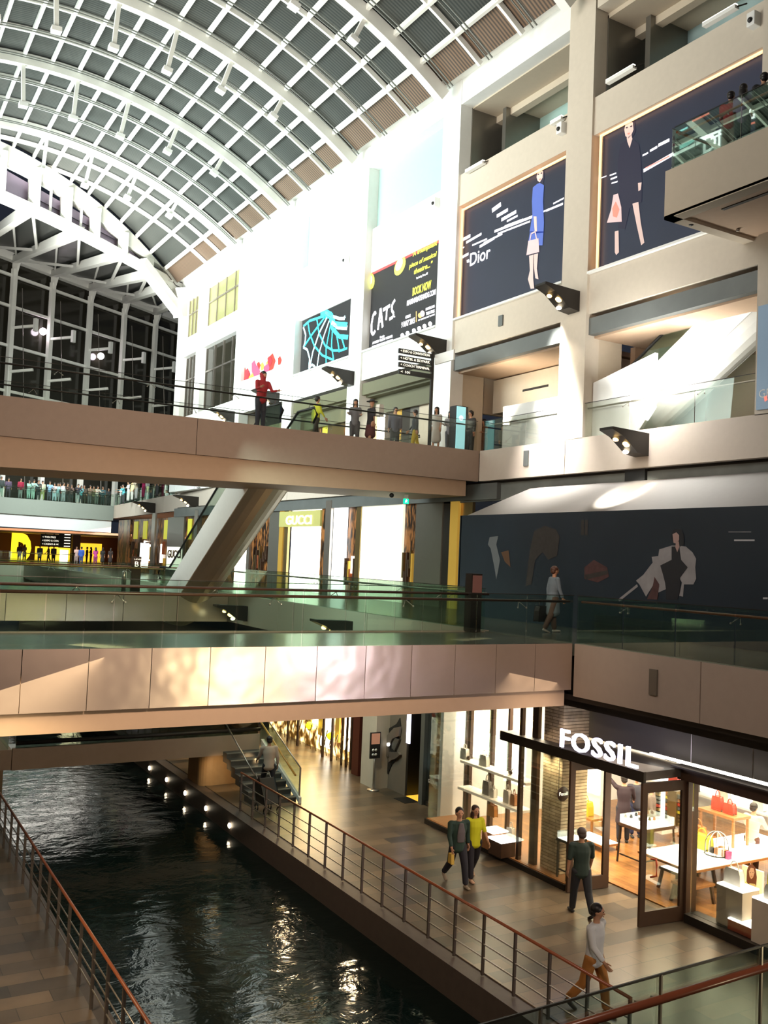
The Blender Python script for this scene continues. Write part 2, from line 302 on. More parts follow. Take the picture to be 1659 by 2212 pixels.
for i, (a, b) in enumerate([(6, 14.05)]+BAYS[:5]):
    m = 'fasc' if i < 2 else 'white'
    lo = 14.75 if i < 5 else 14.9
    z1 = 15.95 if i < 5 else 16.6
    if i == 0: sbox('wall_right_panel', m, WX+.1, WX+.4, a, b, 14.8, 25); continue
    struct(MB().box(WX+.08, WX+.45, a, b, lo, z1).build('wall_right_spandrel', 'cream' if i < 3 else 'white'))  # near and far spandrel colours carry the same painted difference in lighting
    struct(MB().box(WX-.03, WX+.5, a, b, z1, z1+.07).build('wall_right_sill', 'white'))
    if i < 3:
        struct(MB().box(WX+.08, WX+.5, a, b, 20.22, 21.4).build('wall_right_parapet', 'cream'))
        # recessed gallery behind the parapet
        struct(MB().box(WX+3.0, WX+3.2, a, b, 21.0, 24.3).build('wall_gallery_back', stripemat('teal_wall_panel', (.30, .42, .42), (.34, .47, .47), 'Y', .45, .5) if i == 1 else 'frost'))
        struct(MB().box(WX+.5, WX+3.1, a-.0, b+.0, 24.0, 24.2).box(WX+1.6, WX+1.9, a, b, 23.75, 24.0).build('ceiling_gallery', 'beige'))
        struct(MB().box(WX+1.4, WX+3.1, b-.9, b-.7, 21.3, 24.1).box(WX+.5, WX+3.1, b-.05, b, 21.3, 24.1).build('wall_gallery_end', 'greymetal'))
    else:
        struct(MB().box(WX+.3, WX+.6, a, b, {3: 19.47, 4: 18.76}.get(i, 19.4), 21.4).build('wall_right_parapet', 'white'))
        if i < 6:
            w = MB().box(WX+.5, WX+.6, a, b, 21.4, 24.1).build('window_%d' % (i-2), 'frost'); struct(w)
    if i < 5:
        t = box('lintel_beam', 'grey' if i < 3 else mat('olive_dark_fascia', (.11, .11, .06), .5), WX+.12, WX+.35, a+.02, b, 14.12, 14.62)
        tag(t, ['', 'grey metal lintel under the fashion poster nearest the right edge', 'grey metal lintel under the fashion poster with the blue-coated woman', 'grey metal lintel under the black show poster', 'grey metal lintel under the blue-lined poster'][i], 'beam')
        sbox('ceiling_gallery_soffit', 'tan' if i < 3 else mat('olive_dark_fascia', (.11, .11, .06), .5), WX+.35, WX+6 if i < 3 else WX+.9, a, b, 14.05, 14.2)
# corner bays (5 to 7): stacked dark windows with slabs between
n = 5
for (a, b), zz in ((BAYS[4], [(21.4, 24.1)]), (BAYS[5], [(15.8, 19.8), (21.0, 23.65)]), (BAYS[6], [(15.8, 19.8), (21.0, 23.65)])):
    if zz[0][0] > 20: continue
    for z0, z1 in zz:
        t = struct(MB().box(WX+.4, WX+.45, a, b, z0, z1).build('window_%d' % n, 'nightglass' if z0 < 18 else mat('yellowish_lit_window', (.22, .22, .10), .2, emit=(.8, .75, .3), es=.12)))
        fr = MB()
        for q in range(5): yy = a+(b-a)*q/4; fr.box(WX+.33, WX+.4, yy-.035, yy+.035, z0, z1)
        fr.box(WX+.33, WX+.4, a, b, z0+(z1-z0)*.62, z0+(z1-z0)*.62+.09).build('window_frame', 'steel', t); n += 1
    sbox('wall_corner_spandrel', 'white', WX+.05, WX+.5, a, b, 19.8, zz[1][0]); sbox('wall_corner_base', 'white', WX+.05, WX+.5, a, b, 11.0, 15.8); sbox('wall_corner_head', 'white', WX+.05, WX+.5, a, b, zz[1][1], 24.2)
sbox('wall_right_red_poster_back', 'white', WX+.36, WX+.66, 43.1, 49.0, 16.67, 19.4)
sbox('wall_beyond_corner', 'white', WX+1.6, WX+2.0, 60.9, 62, 9.9, 25)
struct(MB().prism([(WX+2, 61, 9.9), (WX+2.2, 61, 9.9), (35.2, 101, 9.9), (35, 101, 9.9)], (0, 0, 22)).build('wall_far_right', 'pale'))
# upper gallery interior behind the escalator and the next bay
sbox('wall_gallery_back_lower', 'beige', 24.5, 24.7, 6, 30, 11, 14.2)
sbox('wall_gallery_partition', 'beige', 20.6, 24.5, 28.6, 28.8, 12.8, 14.2)
sbox('wall_gallery_partition', 'tan', 21.2, 24.5, 21.2, 21.4, 11, 14.1)
# --- left side of the hall (outside the frame, closes the space and feeds the reflections)
sbox('wall_left', 'cream', -5.3, -5.0, 30, 70, 5.5, 25); sbox('floor_left_lower_gallery', 'darkfloor', -7, 1.3, 18, 90, 5.0, 5.5)
sbox('floor_left_upper_gallery', 'darkfloor', -7, -3.6, 8, 90, 10.4, 11); sbox('wall_left_lower', 'tan', -3.3, -3, -2, 96, -.3, 5)
sbox('wall_left_upper', 'cream', -7.2, -7, -2, 96, 5.5, 25)
# left quay landing and its piers (corner seen at the left edge)
t = thing('stair_landing', 'pale concrete landing with pier at the left edge under the near bridge', 'landing', (3, 28, 0))
box('landing_slab', 'tan', 1.4, 4.6, 27.6, 44, .95, 1.5, t); box('landing_pier', 'concrete', 4.16, 4.6, 28.8, 34, -.6, .95, t); box('glass_upstand', 'glas', 4.5, 4.52, 27.7, 44, 1.5, 2.4, t)

# ================================================================== roof vault
RC = (7.0, 28.4-19.72); RR = 19.72
def rz(x, off=0.): return RC[1] + sqrt((RR+off)**2-(x-RC[0])**2)
def arcpts(x0, x1, y, off=0., n=36): return [Vector((x0+(x1-x0)*i/n, y, rz(x0+(x1-x0)*i/n, off))) for i in range(n+1)]
def arch(m_, y, w, h, x0=-4.5, x1=18.55, off=0., skew=None):
    mb = MB(); P = arcpts(x0, x1, 0, off)
    ring = []
    for p in P:
        nx, nz = (p.x-RC[0]), (p.z-RC[1]); L = sqrt(nx*nx+nz*nz); nx /= L; nz /= L
        yy = y if skew is None else skew(p.x)
        ring.append([Vector((p.x+nx*a, yy+b, p.z+nz*a)) for a, b in ((-h/2, -w/2), (-h/2, w/2), (h/2, w/2), (h/2, -w/2))])
    vs = [q for r in ring for q in r]; fs = []
    for i in range(len(ring)-1):
        for k in range(4): fs.append((i*4+k, i*4+(k+1) % 4, (i+1)*4+(k+1) % 4, (i+1)*4+k))
    fs += [(0, 1, 2, 3), tuple(len(vs)-4+k for k in (3, 2, 1, 0))]
    return mb.add(vs, [q[::-1] for q in fs])
ORD = ['first', 'second', 'third', 'fourth', 'fifth', 'sixth', 'seventh', 'eighth', 'ninth', 'tenth', 'eleventh', 'twelfth', 'thirteenth', 'fourteenth', 'fifteenth', 'sixteenth', 'seventeenth', 'eighteenth', 'nineteenth', 'twentieth', 'twenty-first', 'twenty-second', 'twenty-third', 'twenty-fourth', 'twenty-fifth', 'twenty-sixth']
ribn = 0; rodn = 0
ARY = [7.7, 14.7, 21.7, 28.7, 35.7, 42.7, 49.7]
skewy = lambda x: 60.6-(19.0-x)*.6235
al = ['nearest arched roof rib, beyond the top edge of the picture', 'second arched roof rib, high over the near escalator', 'broad arched roof rib ending above the cream column between fashion posters',
      'broad arched roof rib ending above the column left of the fashion posters', 'broad cream arched roof rib ending above the column left of the show poster',
      'broad white arched roof rib ending above the blue-lined poster', 'farthest broad arched roof rib before the end truss']
for y, l in zip(ARY, al):
    t = thing('roof_arch', l, 'roof arch', (7, y, 28.1))
    arch(None, y, .34, .5, off=-.2).build('arch_rib', 'steelwhite', t)
    sh = MB().beam((18.45, y, 24.75), (18.85, y, 25.35), .3, .28).box(18.5, 18.95, y-.22, y+.22, 25.2, 25.34); sh.beam((18.3, y-.3, 25.0), (18.9, y-.3, 25.7), .07, .07); sh.beam((18.3, y+.3, 25.0), (18.9, y+.3, 25.7), .07, .07)
    sh.build('bearing_shoe', 'steelwhite', t)
for k in range(-19, 23):
    y = 7.7+7/3*k*1.0+0
    if k < 0 or k % 3 == 0: continue
    if y > 56.5: continue
    xlim = -4.5
    if y > 47: xlim = max(-4.5, 19-(60.6-y)/.6235)
    o = arch(None, y, .11, .2, x0=xlim, x1=18.55, off=-.02).build('roof_rib', 'steelwhite')
    tag(o, 'slim white arched roof rib, %s from the near end of the vault' % ORD[ribn], 'roof rib', 'slim roof ribs'); ribn += 1
for k in range(-9, 11):
    x = 7.0+1.16*k
    if x > 18.5: continue
    y1 = skewy(x)-.2
    t = MB().beam((x, 6, rz(x)-.05), (x, y1, rz(x)-.05), .13, .2).build('roof_purlin', 'steelwhite')
    tag(t, 'long straight white roof purlin running along the hall, %s from the left springing' % ORD[k+9], 'roof purlin', 'roof purlins')
for k in range(-6, 24):
    y = 7.7+7/3*k+7/6
    if y < 6 or y > 50: continue
    t = arch(None, y, .035, .05, x0=-4.0, x1=18.2, off=-.55).add([], [])
    arch_ = arch(None, y+.18, .03, .04, x0=-4.0, x1=18.2, off=-.55); t.add(arch_.v, arch_.f)
    tag(t.build('tie_rod', mat('grey_steel_rod', (.23, .24, .22), .5, .4)), 'thin grey pair of curved roof rods, %s from the near end' % ORD[rodn], 'tie rod', 'roof tie rods'); rodn += 1
# roof panes
mb = MB(); mb2 = MB()
xs = [-4.5+i*(23.05/44) for i in range(45)]
for a, b in zip(xs[:-1], xs[1:]):
    ya = min(62, skewy(a)); yb = min(62, skewy(b))
    (mb2 if a > 17.0 else mb).add([(a, 6, rz(a, .12)), (b, 6, rz(b, .12)), (b, yb, rz(b, .12)), (a, ya, rz(a, .12))], [(0, 3, 2, 1)])
struct(mb.build('ceiling_roof', 'roofglass')); struct(mb2.build('ceiling_roof_edge', 'roofbrown'))
# hanging lamp struts under the broad arches
proto = None
for ai, y in enumerate(ARY[1:]):
    for k in range(-3, 10, 2):
        x = 7.0+1.16*k+.0
        if x > 16.8: continue
        if y > 45 and x < 3: continue
        L = 1.75 if x < 12 else (1.35 if x < 14.5 else .95)
        nx = (x-RC[0])/RR
        t = thing('roof_lamp', 'white strut lamp under the %s broad arch, %s from its left' % (ORD[ai+1], ORD[(k+3)//2]), 'lamp', (x, y, rz(x)-.3), 'roof strut lamps')
        d = Vector((-nx, 0, -sqrt(1-nx*nx))); p = Vector((x, y, rz(x)-.35)); q = p+d*L
        MB().beam(p, q, .16, .16, (0, 1, 0)).build('strut', 'steelwhite', t)
        MB().beam(q, q+d*.18, .36, .34, (0, 1, 0)).build('lamp_box', 'white', t)

# ================================================================== end truss (skewed), canopy, glass end wall
def es(x, z, off=0.):       # point on the skewed end plane
    return Vector((x, skewy(x)+off, z))
t = thing('end_truss', 'deep white arched truss closing the roof vault above the canopy', 'truss', es(12, 25))
mb = MB(); N = 30
X = [-4+i*(23.2/N) for i in range(N+1)]
def low(x): return 25.25-.9*max(0, (x-9)/10)**1.3 if x < 18.0 else 24.0
for a, b in zip(X[:-1], X[1:]):
    ta, tb = rz(min(a, 18.5))-.1, rz(min(b, 18.5))-.1
    za, zb = max(low(a)+.9, ta-1.0), max(low(b)+.9, tb-1.0)
    for d0, d1, lo_, hi_ in ((-.25, .45, (za, zb), (ta, tb)),):
        pts = [es(a, lo_[0], d0), es(b, lo_[1], d0), es(b, hi_[1], d0), es(a, hi_[0], d0)]
        mb.prism(pts, (0, d1-d0, 0))
    pts = [es(a, low(a), -.25), es(b, low(b), -.25), es(b, low(b)+.55, -.25), es(a, low(a)+.55, -.25)]
    mb.prism(pts, (0, .6, 0))
mb.build('truss_chords', 'steelwhite', t)
for x in (2.5, 4.6, 6.4, 8.35, 10.3, 12.2, 14.2, 16.2, 17.8): MB().beam(es(x, low(x)+.3), es(x, rz(min(x, 18.4))-.5), .62, .5).build('truss_post', 'steelwhite', t)
for x in (5.5, 9.35, 11.3): MB().beam(es(x, low(x)+.3), es(x, rz(x)-.5), .14, .14).build('truss_post', 'steelwhite', t)
mb = MB(); pv = mat('violet_lit_panel', (.30, .24, .33), .5)
mb.prism([es(2, 25.6, .3), es(16, 25.2, .3), es(16, 26.2, .3), es(2, 27.6, .3)], (0, .05, 0)).build('clerestory_panel', pv, t)
mb = MB()
mb.beam((18.9, 60.3, 22.9), es(15.5, 25.1, -.4), .75, .55); mb.build('corner_strut', 'steelwhite', t)
mb = MB().beam((19, 60.1, 22.6), (18.5, 59.9, 24.4), .9, .7).build('corner_bracket', 'steelwhite', t)
# glass wall line
D = Vector((.8486, .529, 0)); G0 = Vector((12, 90, 0)); NRM = Vector((.529, -.8486, 0))
def gw(s_, z, off=0.): p = G0+D*s_+NRM*off; return Vector((p.x, p.y, z))
def gpx(x, y):
    d = (at(x, y, 'Y', 50)-CAMP); nn = Vector((D.y, -D.x, 0)); t_ = (G0-CAMP).dot(nn)/d.dot(nn); p = CAMP+d*t_; return (p-G0).dot(D), p.z
ZT = 33.2
mb = MB().add([gw(-9, 11), gw(24, 11), gw(24, ZT+1), gw(-9, ZT+1)], [(0, 1, 2, 3)])
struct(mb.build('window_end_wall', 'nightglass'))
colsx = [(-68, 560), (25, 560), (108, 590), (190, 620), (263, 650), (330, 680)]
cs = [gpx(x, y)[0] for x, y in colsx]; cs.append(cs[-1]+4.2)
for k, s_ in enumerate(cs):
    t = thing('glass_wall_mullion', 'tall white steel mullion with bracket arms before the dark end glazing, %s from the left' % ORD[k], 'mullion', gw(s_, 11, .4), 'end wall mullions')
    MB().beam(gw(s_, 10.9, .5), gw(s_, ZT-1.2, .5), .44, .4, NRM).build('mullion_post', 'steelwhite', t)
    MB().prism([gw(s_-.12, ZT-3.0, .3), gw(s_-.12, ZT-.4, .3), gw(s_-.12, ZT-.4, 1.2)], D*.24).build('gusset', 'steelwhite', t)
    for z, L in ((26.6, 2.6), (22.6, 2.6), (18.7, 2.6), (14.8, 2.6)):
        b_ = MB().beam(gw(s_, z, .6), gw(s_+.9, z+.25, L), .24, .22).build('bracket_arm', 'steelwhite', t)
        if z > 25: MB().beam(gw(s_+.9, z-.25, L), gw(s_+.9, z+.9, L), .34, .3, NRM).build('lamp_head', 'white', b_)
    MB().beam(gw(s_+.9, 11, 2.6), gw(s_+.2, ZT-3, 1.4), .045, .045).build('cable', 'steel', t)
for z in (31.4, 28.6, 25.0, 20.9, 16.9):
    tag(MB().beam(gw(-9, z, .3), gw(24, z, .3), .24, .26, NRM).build('glass_wall_rail', 'steelwhite'), 'white horizontal rail across the dark end glazing, %s from the top' % ORD[[31.4, 28.6, 25.0, 20.9, 16.9].index(z)], 'rail', 'end wall rails')
mb = MB().beam(gw(-9, ZT-.2, .4), gw(24, ZT-.2, .4), .7, .7); tag(mb.build('head_beam', 'steelwhite'), 'white head beam along the top of the glass end wall', 'beam')
# outside the glass: faint masts and two distant lamps, moonlit hill
for k, (px, py) in enumerate(((84, 717), (209, 770))):
    s_, z = gpx(px, py); o = MB().ell(gw(s_, z, .55), (.34, .34, .34)).build('street_lamp', glow('outdoor_lamp_glow', (1, .85, .95), 16)); tag(o, ['white glowing globe lamp on the left of the dark end glazing', 'white glowing globe lamp on the right of the dark end glazing'][k], 'lamp')
# canopy: beams from the end truss to the glass wall
mb = MB()
ends = [(25, 558, 172, 500), (108, 585, 268, 548), (189, 615, 320, 593), (262, 645, 358, 618), (329, 668, 385, 648)]
can = []
for k, (x0, y0, x1, y1) in enumerate([(-58, 531, 70, 448)]+ends):
    s_ = gpx(x0, y0)[0]; a = gw(s_, ZT-.35, .4)
    # near end on the end plane
    d = at(x1, y1, 'Y', 50)-CAMP; nn = Vector((.5290, -.8486, 0)); pt = Vector((19, 60.6, 0)); tt = (pt-CAMP).dot(nn)/d.dot(nn); b = CAMP+d*tt
    can.append((a, b))
    t = tag(MB().beam(a, b, .5, .6).build('canopy_beam', 'steelwhite'), 'white box beam rising from the end truss to the glass wall, %s from the left' % ORD[k], 'beam', 'canopy beams')
for ci, ((a0, b0), (a1, b1)) in enumerate(zip(can[:-1], can[1:])):
    ma, mb_ = a0.lerp(b0, .45), a1.lerp(b1, .45)
    t = MB().beam(a0, mb_, .17, .2).beam(mb_, b0, .17, .2).beam(a1+Vector((0, -1, 0)), a0.lerp(b0, .75), .14, .14)
    tag(t.build('canopy_brace', 'steelwhite'), 'slim white zigzag brace in the %s gap between canopy beams from the left' % ORD[ci], 'brace', 'canopy braces')
    struct(MB().add([a0+Vector((0, 0, .6)), b0+Vector((0, 0, .6)), b1+Vector((0, 0, .6)), a1+Vector((0, 0, .6))], [(0, 1, 2, 3)]).build('ceiling_canopy', 'roofglass'))

# ================================================================== bridges and balustrades
def balustrade(parent, p, q, z, side, npan, post='steel', rail='rail', glass='glas', h=1.05, hr=.91, gh=.0):
    """glass panels from p to q (x, y) standing on height z; the handrail sits on `side` of the glass"""
    p = Vector((p[0], p[1], z)); q = Vector((q[0], q[1], z)); d = (q-p); L = d.length; d.normalize(); nrm = Vector((side[0], side[1], 0))
    for i in range(npan):
        a = p+d*(L*i/npan+.012); b = p+d*(L*(i+1)/npan-.012)
        MB().prism([a, b, b+Vector((0, 0, h)), a+Vector((0, 0, h))], nrm*.018).build('glass_panel', glass, parent)
    MB().tube([p+nrm*.14+Vector((0, 0, hr)), q+nrm*.14+Vector((0, 0, hr))], .028, 8).build('handrail', rail, parent)
    MB().beam(p+Vector((0, 0, h)), q+Vector((0, 0, h)), .012, .014).build('top_edge', 'dark', parent)
    n = max(2, int(L/2.4))
    for i in range(n):
        c = p+d*(L*(i+.5)/n)+nrm*.14+Vector((0, 0, hr-.02)); br = MB()
        for s_ in (-1, 1): e = c+d*.11*s_-nrm*.12-Vector((0, 0, .12)); br.tube([c, e], .009, 6); br.ell(e, (.02, .02, .02), 6, 5)
        br.build('handrail_bracket', post, parent)
# near bridge at 5.5 m
t = thing('footbridge', 'near pedestrian bridge across the canal with satin metal fascia and glass sides', 'bridge', (8, 17, 5))
box('bridge_deck', 'darkfloor', -3, 13.95, 15.6, 18.7, 5.1, 5.49, t)
xs = [13.86-1.02*i for i in range(17)]
for a, b in zip(xs[1:], xs[:-1]): box('fascia_panel', 'panel', a+.006, b-.006, 15.45, 15.55, 4.53, 5.52, t)
box('lower_fascia', 'tan', -3, 13.8, 15.6, 15.8, 4.17, 4.54, t); box('far_fascia', 'lowfasc', -3, 13.9, 18.65, 18.78, 4.5, 5.52, t); box('bridge_beam', 'tan', -3, 13.8, 15.8, 18.6, 4.2, 5.1, t)
dr_ = mat('dark_brown_handrail', (.075, .028, .016), .35)
balustrade(t, (-2.9, 15.5), (13.9, 15.5), 5.5, (0, 1), 13, rail=dr_); balustrade(t, (-2.9, 18.7), (13.9, 18.7), 5.5, (0, -1), 13, rail=dr_)
# lower gallery edge balustrades
t = thing('glass_balustrade', 'glass balustrade with wooden handrail along the lower right gallery, nearest stretch', 'balustrade', (13.95, 12, 5.5))
balustrade(t, (13.95, 7.2), (13.95, 15.45), 5.5, (1, 0), 6)
t = thing('glass_balustrade', 'glass balustrade along the lower gallery edge beyond the near bridge', 'balustrade', (13.95, 30, 5.5))
balustrade(t, (13.95, 18.9), (13.95, 37.6), 5.5, (1, 0), 13, rail='steel')
# second lower bridge where the white escalator lands
t = thing('footbridge', 'second pedestrian bridge behind the near one, where the white escalator lands', 'bridge', (8, 38, 5))
box('bridge_deck', 'darkfloor', -3, 13.95, 36.0, 39.8, 5.1, 5.49, t)
for i in range(8): box('fascia_panel', 'panel', 13.86-2.1*(i+1)+.01, 13.86-2.1*i-.01, 35.85, 35.95, 4.4, 5.52, t)
balustrade(t, (-2.9, 35.95), (11.2, 35.95), 5.5, (0, 1), 8, rail=mat('brass_handrail', (.30, .17, .04), .35, .5)); balustrade(t, (-2.9, 39.8), (13.9, 39.8), 5.5, (0, -1), 9)
# upper bridge at 11 m
t = thing('footbridge', 'upper pedestrian bridge with brown fascia crossing above the gallery, people on it', 'bridge', (8, 28, 10.5))
box('bridge_deck', 'darkfloor', -4, 19.0, 26.4, 30.1, 10.6, 10.99, t)
box('fascia_panel', 'brown', -4, 8.9, 26.2, 26.35, 9.96, 11.02, t); box('fascia_panel', 'brown', 8.92, 19.0, 26.2, 26.35, 9.96, 11.02, t)
MB().prism([(-4, 26.5, 9.02), (-4, 26.5, 10.0), (18.7, 26.5, 10.0), (18.7, 26.5, 9.45)], (0, 3.2, 0)).build('bridge_beam', 'tan', t)
box('far_fascia', 'brown', -4, 19.0, 30.1, 30.25, 9.9, 11.02, t)
balustrade(t, (-3.9, 26.28), (18.95, 26.28), 11, (0, 1), 9, rail='dark', glass='glass2'); balustrade(t, (-3.9, 30.15), (18.95, 30.15), 11, (0, -1), 9, rail='dark', glass='glass2')
# upper gallery balustrades
t = thing('glass_balustrade', 'clear glass balustrade along the upper gallery in front of the escalator', 'balustrade', (19.05, 18, 11))
balustrade(t, (19.06, 10), (19.06, 26.1), 11, (1, 0), 7, rail='steel', glass='glass2')
t = thing('glass_balustrade', 'glass balustrade along the upper gallery beyond the upper bridge', 'balustrade', (19.05, 40, 11))
balustrade(t, (19.06, 30.4), (19.06, 50), 11, (1, 0), 11, rail='dark', glass='glass2')
t = thing('glass_balustrade', 'far glass balustrade on the bright white upper fascia beyond the escalator', 'balustrade', (20, 68, 11))
balustrade(t, (19.06, 50), (21.8, 85.8), 11, (1, 0), 16, rail='dark', glass='glas')
# far upper bridge with the crowd
t = thing('footbridge', 'farthest upper pedestrian bridge, crowded with onlookers behind glass', 'bridge', (10, 88, 10.5))
P0 = at(0, 1073, 'Z', 11.0); P1 = at(246, 1093, 'Z', 11.0); dd = (P1-P0).normalized(); PL = P0-dd*14; pn = Vector((-dd.y, dd.x, 0))
mb = MB().prism([PL, P1, P1+pn*.2, PL+pn*.2], (0, 0, -1.35)); mb.build('fascia_panel', mat('grey_green_fascia', (.26, .28, .24), .6), t)
MB().prism([PL+pn*.5, P1+pn*.5, P1+pn*.8, PL+pn*.8], (0, 0, .001)).xform(Matrix.Translation((0, 0, -1.35))).build('seam', 'dark', t)
MB().prism([PL+pn*.25-Vector((0, 0, 1.35)), P1+pn*.25-Vector((0, 0, 1.35)), P1+pn*.45-Vector((0, 0, 1.35)), PL+pn*.45-Vector((0, 0, 1.35))], (0, 0, -1.1)).build('lower_fascia', 'white', t)
MB().prism([PL+pn*.2, P1+pn*.2, P1+pn*8, PL+pn*8], (0, 0, -.5)).build('bridge_deck', 'darkfloor', t)
balustrade(t, (PL.x, PL.y), (P1.x, P1.y), 11, (pn.x, pn.y), 15, rail='dark')
# distant ceiling under it and lower far concourse
sbox('ceiling_far', 'tan', 2, 34, 86.5, 112, 8.3, 8.5); sbox('floor_far_concourse', 'tan', 1.3, 34, 83, 112, 5.1, 5.48)
sbox('wall_far', mat('dark_red_far_wall', (.16, .05, .03), .6), 2, 34, 110, 110.3, 5.4, 8.4)
sbox('wall_far_upper_shops', 'bronze', 14, 33, 103, 103.2, 11, 17)
t = thing('glass_balustrade', 'glass balustrade with brass handrail at the far end of the lower level', 'balustrade', (10, 83, 5.5)); balustrade(t, (1.3, 83.1), (18, 83.1), 5.5, (0, 1), 9, rail=MATS['brass_handrail'])
sbox('wall_far_end_below', 'lowfasc', 1.3, 20, 82.9, 83, 3.8, 5.5)

# upper right platform at 16.5 m
t = thing('gallery_balcony', 'projecting beige balcony with glass side at the upper right edge', 'balcony', (17.7, 12, 15.4))
box('balcony_fascia', 'beige', 16.3, 16.5, 4, 15.5, 15.38, 16.52, t); box('balcony_fascia', 'beige', 16.5, 19.1, 15.35, 15.5, 15.38, 16.52, t)
box('balcony_soffit', 'tan', 16.45, 20, 4, 15.4, 15.44, 15.6, t); box('balcony_deck', 'darkfloor', 16.5, 20, 4, 15.3, 16.3, 16.5, t)
box('soffit_rim', 'beige', 16.3, 16.62, 4, 15.5, 15.36, 15.44, t); box('soffit_rim', 'beige', 16.3, 19.1, 15.2, 15.5, 15.36, 15.44, t); box('soffit_slot', 'dark', 16.95, 17.05, 4, 14.4, 15.42, 15.445, t)
balustrade(t, (16.4, 4), (16.4, 15.35), 16.5, (1, 0), 6); balustrade(t, (16.4, 15.42), (19, 15.42), 16.5, (0, -1), 2)
o = MB().ell(at(1493, 482, 'Z', 15.4), (.075, .075, .07)).lathe([(.085, 0), (.085, .04)], at(1493, 482, 'Z', 15.42), 12).build('dome_camera', 'black'); tag(o, 'small black dome camera under the projecting balcony', 'camera')
o = MB().lathe([(.04, -.04), (.05, 0), (.02, .03)], at(1594, 496, 'Z', 15.42), 10).build('sprinkler', 'steel'); tag(o, 'tiny sprinkler head under the projecting balcony', 'sprinkler')
# foreground stair landing rail
t = thing('glass_balustrade', 'foreground glass balustrade with reddish wooden handrail at the lower right corner', 'balustrade', (5, 4.3, 3.5))
a = at(1659, 2088, 'Z', 4.45); b = at(1240, 2216, 'Z', 4.45); dr = (a-b).normalized(); a2 = a+dr*2; b2 = b-dr*1.2
MB().tube([b2, a2], .027, 12).build('handrail', 'rail', t)
ga, gb = at(1659, 2040, 'Z', 4.6), at(1168, 2178, 'Z', 4.6); dg_ = (ga-gb).normalized(); ga2 = ga+dg_*2; gb2 = gb-dg_*.6
pxs = [1168, 1428, 1645]
J = [gb2]+[at(x, 2178-(x-1168)*.281, 'Z', 4.6) for x in pxs]+[ga2]
for p, q in zip(J[:-1], J[1:]):
    MB().prism([p+dg_*.006, q-dg_*.006, q-dg_*.006-Vector((0, 0, 1.1)), p+dg_*.006-Vector((0, 0, 1.1))], (0, .012, 0)).build('glass_panel', 'glas', t)
MB().beam(gb2, ga2, .012, .014).build('top_edge', 'dark', t)
for p in J[1:-1]: MB().beam(p, p-Vector((0, 0, 1.1)), .014, .02).build('joint_strip', 'steel', t)
for px in (1390, 1425, 1570, 1640):
    c = at(px, 2170-(px-1390)*.29, 'Z', 4.42); MB().tube([c, c+Vector((.02, .09, -.02)), c+Vector((.05, .1, -.05))], .008, 6).ell(c+Vector((.05, .1, -.05)), (.016, .016, .016), 6, 5).build('handrail_bracket', 'steel', t)
box('landing_deck', 'darkfloor', 2.5, 8.5, 2.2, 4.15, 3.3, 3.5, t)

# canal rails
def canal_rail(x, y0, y1, label, step=.87, y_off=0.):
    t = thing('canal_railing', label, 'railing', (x, (y0+y1)/2, 0)); y = y0
    while y <= y1+.01: MB().beam((x, y, 0), (x, y, 1.03), .05, .035, (0, 1, 0)).build('post', 'post', t); y += step
    y -= step
    MB().tube([(x, y0-.02, 1.05), (x, y+.05, 1.05)], .026, 10).build('handrail', 'rail', t)
    for z in (.30, .53, .76): MB().tube([(x, y0, z), (x, y, z)], .013, 6).build('cross_rail', 'steel', t)
canal_rail(10.22, 9.95, 24.75, 'steel railing with wooden handrail along the right quay of the canal')
canal_rail(3.9, 4.6, 30.7, 'steel railing with wooden handrail along the left quay of the canal')
# ledge lights in the canal wall
for k, (x, y) in enumerate(((497, 1783), (446, 1746), (401, 1713), (361, 1684), (324, 1659))):
    p = at(x, y, 'X', 9.93)
    tag(MB().lathe([(.07, 0), (.075, .03), (.05, .05)], (0, 0, 0), 12).xform(Matrix.Translation(p) @ Matrix.Rotation(-pi/2, 4, 'Y')).build('ledge_light', glow('ledge_light_glow', (1, .85, .6), 9)), ['round glowing ledge light nearest the stairs, above the water', 'second glowing ledge light from the stairs above the water', 'middle one of five glowing ledge lights above the water', 'fourth glowing ledge light from the stairs above the water', 'farthest glowing ledge light above the water, beside the pier'][k], 'light')
# footbridge landing over the canal, pier and stairs
t = thing('footbridge', 'low narrow bridge over the canal beneath the near bridge, resting on a round-edged pier', 'bridge', (8, 28, 1))
box('parapet_beam', 'tan', 4.62, 11.95, 27.6, 27.75, .93, 1.52, t); box('bridge_deck', 'darkfloor', 4.62, 12.0, 27.75, 30.4, .95, 1.1, t)
box('glass_panel', 'darkglass', 4.7, 11.9, 27.66, 27.68, 1.52, 2.4, t); MB().tube([(4.7, 27.64, 1.66), (11.95, 27.64, 1.66)], .06, 8).build('kick_rail', 'dark', t); MB().tube([(4.7, 27.62, 2.1), (11.95, 27.62, 2.1)], .03, 8).build('handrail', 'rail', t)
pr = MB(); pts = []
for i in range(7): a_ = pi+pi/2*i/6; pts.append((10.5+.35*cos(a_), 28.1+.35*sin(a_)+.0, -1.3))
for i in range(7): a_ = -pi/2+pi/2*i/6; pts.append((11.28+.3*cos(a_), 28.1+.3*sin(a_), -1.3))
pts += [(11.58, 29, -1.3), (10.15, 29, -1.3)]
pr.prism(pts, (0, 0, 2.3)).build('pier', 'concrete', t)
t = thing('staircase', 'dark stairs with glass side climbing from the right quay to the low bridge', 'stairs', (11.5, 26.3, 0))
sy0, sy1, zt_ = 25.1, 27.65, 1.05
